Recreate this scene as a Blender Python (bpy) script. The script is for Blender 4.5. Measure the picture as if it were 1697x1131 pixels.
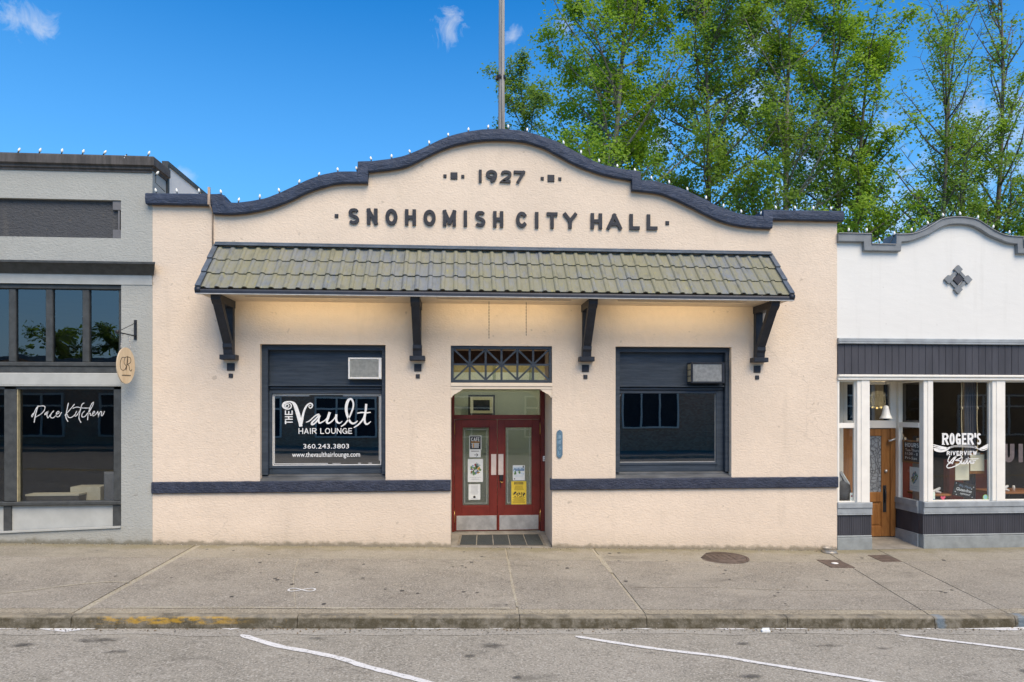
import bpy, math, random
import numpy as np
from mathutils import Vector, noise
random.seed(7)
R = math.radians
S = bpy.context.scene
COL = S.collection
for o in list(bpy.data.objects): bpy.data.objects.remove(o)

# ------------------------------------------------------------------ camera, world, sun, exposure
cam_d = bpy.data.cameras.new('camera'); cam = bpy.data.objects.new('camera', cam_d); COL.objects.link(cam)
cam.location = (0, -11.9, 2.434)
cam.rotation_euler = (R(90), 0, R(-4.27))
cam_d.sensor_width = 36; cam_d.lens = 24.0
cam_d.shift_y = 0.0648
cam_d.clip_start = .05; cam_d.clip_end = 3000
S.camera = cam
SUN_EL, SUN_AZ = 52, 163          # azimuth clockwise from +Y (behind the camera, a little to its right)
sun_d = bpy.data.lights.new('sun', 'SUN'); sun = bpy.data.objects.new('sun', sun_d); COL.objects.link(sun)
sun_d.energy = 1.5; sun_d.angle = R(42); sun_d.color = (1, .93, .82)
_dir = Vector((math.sin(R(SUN_AZ))*math.cos(R(SUN_EL)), math.cos(R(SUN_AZ))*math.cos(R(SUN_EL)), math.sin(R(SUN_EL))))
sun.rotation_euler = _dir.to_track_quat('Z', 'Y').to_euler()
S.view_settings.view_transform = 'Standard'; S.view_settings.look = 'None'
S.view_settings.gamma = 1; S.view_settings.use_curve_mapping = False
S.view_settings.exposure = 1.43
S.view_settings.use_white_balance = True; S.view_settings.white_balance_temperature = 7850; S.view_settings.white_balance_tint = 10
S.cycles.max_bounces = 8; S.cycles.transparent_max_bounces = 16
S.cycles.use_denoising = True

W = bpy.data.worlds.new('World'); S.world = W; W.use_nodes = True
wt = W.node_tree; wt.nodes.clear()
def wn(t, **k):
    n = wt.nodes.new(t)
    for a, b in k.items(): setattr(n, a, b)
    return n
def wmath(op, a, b=None, clamp=False):
    n = wn('ShaderNodeMath', operation=op, use_clamp=clamp)
    for i, v in enumerate((a, b)):
        if v is None: continue
        if isinstance(v, (int, float)): n.inputs[i].default_value = v
        else: wt.links.new(v, n.inputs[i])
    return n.outputs[0]
sky = wn('ShaderNodeTexSky', sky_type='NISHITA', sun_disc=False, sun_elevation=R(SUN_EL), sun_rotation=R(SUN_AZ))
sky.air_density = 1.0; sky.dust_density = 0.6; sky.ozone_density = 3.0
hs = wn('ShaderNodeHueSaturation'); hs.inputs['Saturation'].default_value = 1.62; hs.inputs['Hue'].default_value = .507; hs.inputs['Value'].default_value = 1.4
wt.links.new(sky.outputs[0], hs.inputs['Color'])
tc = wn('ShaderNodeTexCoord'); sep = wn('ShaderNodeSeparateXYZ'); wt.links.new(tc.outputs['Generated'], sep.inputs[0])
# clouds on a flat layer: direction divided by its height
zc = wmath('MAXIMUM', sep.outputs[2], .04); zc = wmath('ADD', zc, .10)
cx = wmath('DIVIDE', sep.outputs[0], zc); cy = wmath('DIVIDE', sep.outputs[1], zc)
cmb = wn('ShaderNodeCombineXYZ'); wt.links.new(cx, cmb.inputs[0]); wt.links.new(cy, cmb.inputs[1])
def wnoise(scale, detail, off):
    m = wn('ShaderNodeMapping'); m.inputs['Location'].default_value = off; wt.links.new(cmb.outputs[0], m.inputs[0])
    n = wn('ShaderNodeTexNoise'); n.inputs['Scale'].default_value = scale; n.inputs['Detail'].default_value = detail; n.inputs['Roughness'].default_value = .58
    wt.links.new(m.outputs[0], n.inputs['Vector']); return n.outputs[0]
n1 = wnoise(1.15, 7, (3.1, 1.7, 0)); n2 = wnoise(.35, 2, (9.3, 4.2, 0))
cl = wmath('ADD', wmath('MULTIPLY', n1, .65), wmath('MULTIPLY', n2, .35))
low = wmath('MULTIPLY', wmath('SUBTRACT', .42, sep.outputs[2], True), .16)
cl = wmath('ADD', cl, low)
cl = wmath('MULTIPLY', wmath('SUBTRACT', cl, .665), 4.0, True)
nb_ = wn('ShaderNodeTexNoise'); nb_.inputs['Scale'].default_value = 34; nb_.inputs['Detail'].default_value = 6; nb_.inputs['Roughness'].default_value = .66; nb_.inputs['Distortion'].default_value = .8; wt.links.new(tc.outputs['Generated'], nb_.inputs['Vector'])
for bx, by, bz, br in [(-0.474, 0.775, 0.417, 0.023), (-0.458, 0.785, 0.417, 0.02), (-0.015, 0.874, 0.485, 0.026), (0.067, 0.876, 0.478, 0.017), (0.131, 0.864, 0.486, 0.017), (0.356, 0.815, 0.457, 0.045), (0.255, 0.899, 0.356, 0.032), (-0.349, 0.891, 0.29, 0.015), (0.471, 0.834, 0.287, 0.092), (0.536, 0.811, 0.236, 0.098), (0.611, 0.73, 0.305, 0.075), (0.59, 0.769, 0.247, 0.064), (0.365, 0.846, 0.389, 0.046)]:                     # the few small puffs and the banks low behind the trees
    dv = wn('ShaderNodeVectorMath', operation='DISTANCE'); wt.links.new(tc.outputs['Generated'], dv.inputs[0]); dv.inputs[1].default_value = (bx, by, bz)
    k = wmath('SUBTRACT', 1.0, wmath('DIVIDE', dv.outputs['Value'], br*1.5), True); k0 = wmath('MULTIPLY', k, 2.2, True)
    k = wmath('ADD', wmath('MULTIPLY', k, 1.1), wmath('MULTIPLY', wmath('SUBTRACT', nb_.outputs[0], .66), 2.8))
    k = wmath('MULTIPLY', wmath('MULTIPLY', k, .75, True), k0); cl = wmath('MAXIMUM', cl, wmath('MULTIPLY', k, .75))
cl = wmath('MULTIPLY', cl, .8)
mixc = wn('ShaderNodeMix', data_type='RGBA'); wt.links.new(cl, mixc.inputs[0])
hz = wmath('SUBTRACT', 1.0, wmath('DIVIDE', wmath('MAXIMUM', sep.outputs[2], 0.0), .52), True); hz = wmath('MULTIPLY', wmath('POWER', hz, 1.15), .92)
mixh = wn('ShaderNodeMix', data_type='RGBA'); wt.links.new(hz, mixh.inputs[0]); wt.links.new(hs.outputs[0], mixh.inputs[6]); mixh.inputs[7].default_value = (1.35, 3.5, 6.8, 1)   # paler towards the horizon
wt.links.new(mixh.outputs[2], mixc.inputs[6])
mixc.inputs[7].default_value = (4.6, 5.2, 6.0, 1)
bg = wn('ShaderNodeBackground'); bg.inputs['Strength'].default_value = 0.07
wt.links.new(mixc.outputs[2], bg.inputs['Color'])
wo = wn('ShaderNodeOutputWorld'); wt.links.new(bg.outputs[0], wo.inputs[0])

# ------------------------------------------------------------------ helpers
def G(x):                                   # the street falls gently to the right
    x = max(-16., min(x, 6.4)); return .005 - .0241*x
def GY(x, y): return G(x) + (.014*max(y, -3.79) if y < 0 else 0)

class NT:
    def __init__(s, name):
        s.m = bpy.data.materials.new(name); s.m.use_nodes = True; s.t = s.m.node_tree; s.t.nodes.clear()
        s.out = s.t.nodes.new('ShaderNodeOutputMaterial')
        s.geo = s.t.nodes.new('ShaderNodeNewGeometry'); s.pos = s.geo.outputs['Position']
    def n(s, t, **k):
        n = s.t.nodes.new(t)
        for a, b in k.items(): setattr(n, a, b)
        return n
    def set(s, sock, v):
        if isinstance(v, bpy.types.NodeSocket): s.t.links.new(v, sock)
        elif isinstance(v, (tuple, list)) and sock.type == 'RGBA' and len(v) == 3: sock.default_value = (*v, 1)
        else: sock.default_value = v
    def math(s, op, a, b=0., clamp=False):
        n = s.n('ShaderNodeMath', operation=op, use_clamp=clamp); s.set(n.inputs[0], a); s.set(n.inputs[1], b); return n.outputs[0]
    def noise(s, scale, detail=3, rough=.55, stretch=None, off=(0,0,0), dist=0):
        v = s.pos
        if stretch or off != (0,0,0):
            m = s.n('ShaderNodeMapping'); m.inputs['Scale'].default_value = stretch or (1,1,1); m.inputs['Location'].default_value = off
            s.t.links.new(v, m.inputs[0]); v = m.outputs[0]
        n = s.n('ShaderNodeTexNoise'); n.inputs['Scale'].default_value = scale; n.inputs['Detail'].default_value = detail
        n.inputs['Roughness'].default_value = rough; n.inputs['Distortion'].default_value = dist
        s.t.links.new(v, n.inputs['Vector']); return n.outputs[0]
    def step(s, v, a, b):                   # smooth 0..1 between a and b
        n = s.n('ShaderNodeMapRange', interpolation_type='SMOOTHSTEP'); s.set(n.inputs[0], v)
        n.inputs[1].default_value = a; n.inputs[2].default_value = b; return n.outputs[0]
    def mix(s, f, a, b):
        n = s.n('ShaderNodeMix', data_type='RGBA'); s.set(n.inputs[0], f); s.set(n.inputs[6], a); s.set(n.inputs[7], b); return n.outputs[2]
    def sepz(s):
        n = s.n('ShaderNodeSeparateXYZ'); s.t.links.new(s.pos, n.inputs[0]); return n.outputs
    def bump(s, h, strength=.5, dist=.01, base=None):
        n = s.n('ShaderNodeBump'); n.inputs['Strength'].default_value = strength; n.inputs['Distance'].default_value = dist
        s.set(n.inputs['Height'], h)
        if base: s.t.links.new(base, n.inputs['Normal'])
        return n.outputs[0]
    def bsdf(s, col, rough=.6, metal=0, spec=.5, normal=None, emit=None, estr=0):
        n = s.n('ShaderNodeBsdfPrincipled'); s.set(n.inputs['Base Color'], col); s.set(n.inputs['Roughness'], rough)
        n.inputs['Metallic'].default_value = metal; n.inputs['Specular IOR Level'].default_value = spec
        if normal: s.t.links.new(normal, n.inputs['Normal'])
        if emit: s.set(n.inputs['Emission Color'], emit); n.inputs['Emission Strength'].default_value = estr
        return n.outputs[0]
    def done(s, sh): s.t.links.new(sh, s.out.inputs[0]); return s.m
def sc(c, k): return tuple(max(0, min(1, v*k)) for v in c)
def plain(name, col, rough=.6, var=.12, scale=6, bump=0, bscale=40, metal=0, spec=.4, stretch=None, fine=.0):
    t = NT(name); f = t.noise(scale, 5, .6, stretch)
    c = t.mix(t.step(f, .3, .7), sc(col, 1-var), sc(col, 1+var))
    if fine: c = t.mix(t.math('MULTIPLY', t.step(t.noise(90, 2), .55, .75), fine), c, sc(col, 1.9))
    nm = t.bump(t.noise(bscale, 4, .6, stretch), bump, .01) if bump else None
    return t.done(t.bsdf(c, rough, metal, spec, nm))
def emit(name, col, k):
    t = NT(name); return t.done(t.bsdf(col, .4, emit=col, estr=k))

def stucco(name, col, grime=True, amp=.6, speck=.0):
    t = NT(name)
    f1 = t.noise(.55, 4, .6); f2 = t.noise(9, 4, .6)
    c = t.mix(t.step(f1, .3, .7), sc(col, .94), sc(col, 1.04))
    c = t.mix(t.math('MULTIPLY', t.step(f2, .35, .75), .35), c, sc(col, .86))
    # faint vertical streaks and scattered flecks of dirt
    st = t.step(t.noise(3.2, 4, .6, (1, 1, .12)), .56, .8)
    c = t.mix(t.math('MULTIPLY', st, .20), c, (.34, .29, .22))
    fl = t.step(t.noise(7.3, 2, .5, None, (4, 2, 7)), .725, .76)
    c = t.mix(t.math('MULTIPLY', fl, .30), c, (.18, .15, .11))
    pt = t.step(t.noise(.42, 2, .4, None, (11, 3, 5)), .57, .60); c = t.mix(t.math('MULTIPLY', pt, .16), c, sc(col, 1.12))       # old patch repairs
    vr = t.n('ShaderNodeTexVoronoi', feature='DISTANCE_TO_EDGE'); vr.inputs['Scale'].default_value = .55
    wv = t.n('ShaderNodeVectorMath', operation='ADD'); t.t.links.new(t.pos, wv.inputs[0]); nv = t.n('ShaderNodeTexNoise'); nv.inputs['Scale'].default_value = 3; t.t.links.new(t.pos, nv.inputs['Vector'])
    ns = t.n('ShaderNodeVectorMath', operation='SCALE'); ns.inputs['Scale'].default_value = .5; t.t.links.new(nv.outputs['Color'], ns.inputs[0]); t.t.links.new(ns.outputs[0], wv.inputs[1]); t.t.links.new(wv.outputs[0], vr.inputs['Vector'])
    ck = t.math('MULTIPLY', t.math('LESS_THAN', vr.outputs['Distance'], .0045), t.step(t.noise(.8, 3, .5, None, (2, 7, 1)), .52, .62)); c = t.mix(t.math('MULTIPLY', ck, .2), c, sc(col, .5))   # hairline cracks
    if grime:                               # moss and splash dirt just above the pavement
        x, y, z = t.sepz()
        gz = t.math('ADD', z, t.math('MULTIPLY', x, .0241))
        w = t.math('MULTIPLY', t.noise(5, 5, .65), .20)
        k = t.math('SUBTRACT', 1.0, t.step(t.math('SUBTRACT', gz, w), -.08, .0))
        c = t.mix(t.math('MULTIPLY', k, .72), c, (.11, .10, .06))
        k2 = t.math('SUBTRACT', 1.0, t.step(t.math('SUBTRACT', gz, w), -.05, .30))
        c = t.mix(t.math('MULTIPLY', k2, .18), c, (.30, .25, .17))
    a = t.noise(23, 3, .55, (1, 1, 1.5), dist=.6); b = t.noise(60, 3, .6)
    nm = t.bump(a, amp, .015); nm = t.bump(b, amp*.5, .005, nm); nm = t.bump(t.noise(1.3, 3, .5), .25, .06, nm)
    return t.done(t.bsdf(c, .88, 0, .2, nm))

CREAM = (.72, .59, .46)
m_cream = stucco('cream_stucco', CREAM)
m_creamtrim = plain('cream_trim_paint', (.72, .60, .46), .6, .05, 5, .15, 60)
m_grey = stucco('grey_stucco', (.385, .39, .355), True, .75)
m_darkrough = stucco('charcoal_stucco', (.078, .081, .085), False, 1.6)
m_greysmooth = plain('pale_grey_paint', (.42, .425, .39), .55, .07, 4, .1, 60)
def white_render():
    t = NT('white_render'); col = (.74, .725, .67); c = t.mix(t.noise(1.2, 5, .6), sc(col, .93), sc(col, 1.03))
    st = t.step(t.noise(4.5, 5, .65, (1, 1, .07)), .52, .80); c = t.mix(t.math('MULTIPLY', st, .22), c, (.42, .40, .34))
    fl = t.step(t.noise(11, 3, .6, None, (1, 2, 3)), .70, .74); c = t.mix(t.math('MULTIPLY', fl, .25), c, (.35, .32, .27))
    nm = t.bump(t.noise(9, 4, .6, (.4, 1, 1)), .18, .02); nm = t.bump(t.noise(50, 3), .15, .005, nm)
    return t.done(t.bsdf(c, .75, 0, .25, nm))
m_white = white_render()
m_whitepaint = plain('white_gloss_paint', (.80, .76, .67), .45, .05, 3, .1, 50)
m_greytrim = plain('mid_grey_trim_paint', (.20, .215, .22), .55, .12, 5, .15, 40)
m_sillgrey = plain('sill_grey_paint', (.30, .325, .33), .55, .14, 5, .15, 40)
m_charboard = plain('charcoal_board_paint', (.052, .052, .060), .6, .18, 4, .15, 50, stretch=(1, 1, .2))
m_frame_dark = plain('dark_grey_frame_paint', (.055, .058, .055), .5, .22, 9, .25, 50, fine=.12)
m_letter = plain('black_letter_paint', (.022, .024, .030), .55, .2, 14, .3, 30)
m_blackmetal = plain('black_metal', (.02, .021, .023), .45, .2, 10)
m_brass = plain('brass', (.55, .36, .12), .35, .15, 10, metal=.9)
m_steel = plain('worn_steel', (.62, .60, .56), .42, .16, 7, .1, 30, metal=.75)
m_plate = plain('push_plate', (.66, .56, .50), .5, .08, 8)
m_red = plain('oxblood_door_paint', (.175, .023, .015), .42, .14, 5, .08, 40)
m_redframe = plain('oxblood_frame_paint', (.15, .02, .014), .45, .15, 5)
m_mat = plain('mat_pile', (.040, .047, .046), .95, .35, 60, .6, 150, fine=.15)
m_concrete = plain('entry_concrete', (.24, .22, .185), .85, .22, 4, .3, 50)
m_soffit = plain('cream_soffit_paint', (.66, .54, .40), .6, .06, 5)
m_acwhite = plain('white_plastic', (.74, .73, .69), .5, .05, 6)
m_grille = plain('grey_grille', (.42, .42, .38), .6, .15, 18)
m_gold = plain('pale_aluminium_fin', (.42, .42, .40), .5, .18, 20, metal=.3)
m_vinyl = plain('white_vinyl', (.80, .79, .75), .5, .06, 20)
m_vinyl_old = plain('worn_white_vinyl', (.58, .58, .56), .6, .2, 30)
m_paper = plain('white_paper', (.72, .75, .73), .8, .04, 6)
m_cream_paper = plain('cream_paper', (.76, .72, .56), .8, .05, 6)
m_ink = plain('black_ink', (.03, .03, .035), .8, .2, 20)
m_greyink = plain('grey_ink', (.33, .34, .36), .8, .2, 20)
m_yellow = plain('yellow_paper', (.78, .56, .07), .8, .08, 8)
m_green = plain('leaf_green_ink', (.10, .22, .08), .8, .3, 30)
m_blueink = plain('slate_blue_ink', (.16, .26, .38), .8, .3, 30)
m_orange = plain('orange_ink', (.62, .30, .07), .8, .3, 30)
m_wine = plain('wine_ink', (.26, .06, .08), .8, .3, 30)
m_plaque = plain('blue_plaque_enamel', (.085, .165, .225), .5, .2, 20)
m_plaqueink = plain('pale_blue_enamel', (.17, .27, .34), .5, .2, 20)
m_greenwall = plain('pale_green_room_paint', (.50, .545, .50), .8, .05, 1)
m_ochrewall = plain('ochre_room_paint', (.42, .33, .17), .8, .06, 1)
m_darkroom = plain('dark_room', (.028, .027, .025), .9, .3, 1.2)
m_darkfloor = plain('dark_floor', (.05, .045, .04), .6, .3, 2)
m_bulb = plain('frosted_bulb', (.88, .87, .78), .25, .03, 8)
m_cable = plain('dark_cable', (.02, .025, .02), .6, .2, 10)
m_chalk = plain('chalk', (.72, .76, .78), .9, .2, 60)
m_slate = plain('chalkboard', (.030, .032, .036), .85, .4, 12)
m_curtain = plain('grey_curtain', (.24, .23, .24), .9, .15, 3)
m_rope = plain('jute_rope', (.56, .46, .30), .9, .2, 60)
m_napkin = plain('white_napkin', (.78, .77, .75), .9, .05, 9)
m_redbooth = plain('red_booth_vinyl', (.17, .035, .028), .45, .15, 4)
m_tabletop = plain('orange_brown_table', (.34, .13, .045), .35, .2, 8, stretch=(.2, 1, 1))
m_lampglass = plain('frosted_lamp_glass', (.72, .70, .62), .3, .05, 10)
m_bag = plain('dark_cloth_bag', (.06, .062, .07), .9, .35, 9, .4, 14)
m_brown = plain('brown_shingle', (.10, .06, .04), .8, .3, 8, .4, 20)
m_side = plain('off_white_side_wall', (.66, .65, .60), .8, .06, 2, .2, 12)
m_roof = plain('dark_roofing', (.06, .06, .065), .9, .2, 3)
m_kitchenwood = plain('pale_cardboard', (.36, .33, .25), .8, .1, 6)
m_chair = plain('dark_grey_upholstery', (.10, .105, .115), .8, .2, 6)

def blue_paint():
    t = NT('navy_wood_paint')
    f = t.noise(8, 5, .65, (.25, 1, 3)); c = t.mix(t.step(f, .3, .72), (.024, .036, .050), (.046, .062, .080))
    w = t.step(t.noise(26, 4, .65, (.22, 1, 3)), .63, .72); c = t.mix(t.math('MULTIPLY', w, .20), c, (.16, .17, .19))
    sp = t.step(t.noise(34, 2, .5, None, (5, 3, 1)), .76, .80); c = t.mix(t.math('MULTIPLY', sp, .35), c, (.3, .3, .3))
    nm = t.bump(t.noise(30, 4, .6, (.3, 1, 3)), .35, .01)
    return t.done(t.bsdf(c, .55, 0, .35, nm))
m_blue = blue_paint()
def band_paint():
    t = NT('navy_rough_masonry_paint')
    f = t.noise(6, 5, .65); c = t.mix(t.step(f, .3, .7), (.020, .027, .047), (.036, .046, .075))
    w = t.step(t.noise(38, 3, .6, (.6, 1, 1.4)), .66, .74); c = t.mix(t.math('MULTIPLY', w, .28), c, (.13, .16, .21))
    nm = t.bump(t.noise(24, 4, .62, (.7, 1, 1.3), dist=.5), 1.0, .03)
    return t.done(t.bsdf(c, .6, 0, .4, nm))
m_band = band_paint()
def coping_paint():
    t = NT('slate_blue_coping_paint')
    f = t.noise(5, 5, .65); c = t.mix(t.step(f, .3, .7), (.021, .034, .062), (.038, .056, .094))
    w = t.step(t.noise(30, 4, .65, (.5, 1, 1.5)), .64, .73); c = t.mix(t.math('MULTIPLY', w, .25), c, (.15, .16, .18))
    x, y, z = t.sepz()
    nm = t.bump(t.noise(16, 4, .62, (.6, 1, 1.4), dist=.8), .7, .03)
    return t.done(t.bsdf(c, .62, 0, .4, nm))
m_coping = coping_paint()

def tile_mat():
    t = NT('weathered_slate_blue_tile')
    oi = t.n('ShaderNodeObjectInfo').outputs['Random']
    base = t.mix(t.noise(5, 4, .6), (.13, .15, .165), (.21, .225, .225))
    base = t.mix(t.math('MULTIPLY', oi, .45), base, (.27, .255, .215))
    big = t.noise(1.1, 3, .5, (1, 1, .7), (2, 0, 0))
    fine = t.noise(12, 5, .7, (1, .3, .3))
    k = t.math('ADD', t.math('MULTIPLY', big, .45), t.math('ADD', t.math('MULTIPLY', fine, .55), t.math('MULTIPLY', oi, .06)))
    k = t.step(k, .41, .62)
    c = t.mix(t.math('MULTIPLY', k, .60), base, (.215, .195, .08))
    k3 = t.step(t.noise(20, 5, .75, (1, .4, .4), (8, 1, 3)), .56, .72)
    c = t.mix(t.math('MULTIPLY', k3, .6), c, (.33, .29, .05))
    gr_ = t.step(t.noise(7, 4, .7, (1.6, .5, .5), (3, 3, 3)), .5, .75); c = t.mix(t.math('MULTIPLY', gr_, .5), c, (.075, .08, .07))
    k2 = t.step(t.noise(9, 3, .6, None, (3, 9, 1)), .765, .785); c = t.mix(k2, c, (.55, .50, .36))
    rough = t.math('ADD', .34, t.math('MULTIPLY', k, .4))
    nm = t.bump(t.noise(60, 3, .6), .25, .006)
    return t.done(t.bsdf(c, rough, 0, .5, nm))
m_tile = tile_mat()
m_flash = plain('slate_blue_flashing', (.085, .105, .125), .42, .22, 6, .1, 30, spec=.5)
m_fascia = plain('near_black_navy_fascia', (.018, .024, .036), .5, .2, 6)
m_drip = plain('pale_drip_edge', (.45, .45, .43), .5, .15, 12)

def glass(name, tint=(.75, .78, .76), ior=1.6, wav=0.0):
    t = NT(name)
    tr = t.n('ShaderNodeBsdfTransparent'); tr.inputs[0].default_value = (*tint, 1)
    gl = t.n('ShaderNodeBsdfGlossy'); gl.inputs['Roughness'].default_value = .006; gl.inputs[0].default_value = (.95, .97, 1, 1)
    lw = t.n('ShaderNodeLayerWeight'); lw.inputs['Blend'].default_value = .5
    f0 = ((ior-1)/(ior+1))**2; F = t.math('ADD', f0, t.math('MULTIPLY', t.math('POWER', lw.outputs['Facing'], 5.0), 1-f0))
    if wav:
        b = t.bump(t.noise(1.6, 2, .4), wav, .01); t.t.links.new(b, gl.inputs['Normal'])
    mx = t.n('ShaderNodeMixShader'); t.t.links.new(F, mx.inputs[0]); t.t.links.new(tr.outputs[0], mx.inputs[1]); t.t.links.new(gl.outputs[0], mx.inputs[2])
    return t.done(mx.outputs[0])
m_glass_dark = glass('dark_tinted_glass', (.30, .31, .29), 3.0, .05)
m_glass_old = glass('old_wavy_glass', (.34, .35, .35), 2.1, .25)
m_glass = glass('clear_glass', (.82, .86, .83), 2.0, .05)
m_glass_shop = glass('shop_glass', (.88, .90, .88), 1.85, .05)
def leaded():
    t = NT('leaded_textured_glass')
    v = t.n('ShaderNodeTexVoronoi', feature='DISTANCE_TO_EDGE'); v.inputs['Scale'].default_value = 11; t.t.links.new(t.pos, v.inputs['Vector'])
    ln = t.math('LESS_THAN', v.outputs[0], .05)
    c = t.mix(t.noise(14, 3), (.16, .18, .19), (.34, .36, .37)); c = t.mix(ln, c, (.08, .08, .085))
    return t.done(t.bsdf(c, .25, 0, .6, t.bump(t.noise(30, 2), .5, .01)))
m_leaded = leaded()
def wood(name, a, b, st=(1, 1, .12), scale=9, rough=.45, dist=2.0):
    t = NT(name); f = t.noise(scale, 5, .6, st, dist=dist)
    g = t.noise(scale*6, 3, .6, st)
    c = t.mix(t.step(f, .3, .7), a, b); c = t.mix(t.math('MULTIPLY', g, .25), c, sc(a, .55))
    return t.done(t.bsdf(c, rough, 0, .4, t.bump(g, .15, .006)))
m_wood = wood('varnished_oak', (.22, .085, .022), (.36, .155, .045))
m_lightwood = wood('pale_pine', (.64, .47, .29), (.76, .59, .39), scale=7)
m_pole = wood('weathered_pole_wood', (.22, .21, .19), (.43, .41, .37), (1, 1, .05), 7, .9)
m_bark = wood('pale_grey_bark', (.15, .138, .115), (.33, .31, .27), (1, 1, .25), 4, .9)
m_barkd = wood('brown_grey_bark', (.085, .072, .060), (.19, .17, .145), (1, 1, .25), 4, .9)

def leafmat(name, a, b, c3):
    t = NT(name); r = t.geo.outputs['Random Per Island']
    c = t.mix(r, a, b); c = t.mix(t.step(t.noise(.5, 3), .42, .68), c, c3)
    d = t.n('ShaderNodeBsdfPrincipled'); t.set(d.inputs['Base Color'], c); d.inputs['Roughness'].default_value = .55; d.inputs['Specular IOR Level'].default_value = .3
    tl = t.n('ShaderNodeBsdfTranslucent'); t.t.links.new(t.mix(.55, c, (.33, .56, .05)), tl.inputs[0])
    mx = t.n('ShaderNodeMixShader'); mx.inputs[0].default_value = .5
    t.t.links.new(d.outputs[0], mx.inputs[1]); t.t.links.new(tl.outputs[0], mx.inputs[2])
    return t.done(mx.outputs[0])
m_leafA = leafmat('bright_green_leaf', (.125, .270, .030), (.240, .400, .050), (.280, .410, .036))
m_leafB = leafmat('mid_green_leaf', (.105, .220, .040), (.205, .330, .066), (.230, .340, .048))
m_leafC = leafmat('dark_green_leaf', (.075, .155, .045), (.140, .240, .07), (.14, .22, .06))

def pave_mat(name, a, b, speck_l, speck_d, moss=True, seed=0):
    t = NT(name)
    big = t.noise(.7, 5, .6, None, (seed, 0, 0)); c = t.mix(t.step(big, .32, .68), a, b)
    agg = t.noise(46, 2, .6); c = t.mix(t.math('MULTIPLY', t.step(agg, .53, .60), .70), c, speck_l)
    agd = t.noise(38, 2, .6, None, (7, 2, 0)); c = t.mix(t.math('MULTIPLY', t.step(agd, .55, .62), .66), c, speck_d)
    md = t.step(t.noise(6, 5, .75, None, (1, 8, 0)), .40, .62); c = t.mix(t.math('MULTIPLY', md, .22), c, sc(b, 1.35))
    st = t.step(t.noise(1.6, 5, .7, (.6, 1.4, 1), (3, 5, 0)), .56, .75); c = t.mix(t.math('MULTIPLY', st, .6), c, sc(a, .5)); lp = t.step(t.noise(.9, 4, .6, (1, 1.3, 1), (8, 1, 0)), .54, .66); c = t.mix(t.math('MULTIPLY', lp, .22), c, sc(b, 1.4))
    oi = t.n('ShaderNodeObjectInfo').outputs['Random']
    c = t.mix(t.math('MULTIPLY', oi, .16), c, sc(a, .72))
    if moss:
        x, y, z = t.sepz()
        k = t.step(t.math('ADD', y, t.math('MULTIPLY', t.noise(2.2, 5, .7), 1.1)), .12, .5)
        c = t.mix(t.math('MULTIPLY', k, .45), c, (.17, .145, .055))
    nm = t.bump(agg, .6, .008); nm = t.bump(t.noise(5, 3), .25, .02, nm)
    return t.done(t.bsdf(c, .9, 0, .25, nm))
m_slab = pave_mat('aggregate_concrete', (.215, .192, .152), (.295, .265, .210), (.46, .42, .35), (.12, .105, .08))
m_slab_pale = pave_mat('smoother_pale_concrete', (.245, .218, .165), (.31, .278, .215), (.40, .37, .30), (.16, .14, .105), True, 6)
m_slab_edge = pave_mat('worn_kerbside_concrete', (.26, .225, .165), (.34, .295, .21), (.50, .45, .34), (.12, .10, .07), False, 2)
m_joint = pave_mat('pale_joint_mortar', (.33, .29, .21), (.40, .36, .27), (.48, .45, .38), (.16, .13, .07), False)
m_road = pave_mat('worn_asphalt', (.235, .215, .170), (.300, .275, .222), (.48, .45, .38), (.11, .10, .08), False, 4)
m_gutter = pave_mat('dusty_gutter', (.29, .268, .22), (.35, .325, .27), (.48, .45, .385), (.12, .11, .085), False, 9)

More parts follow.
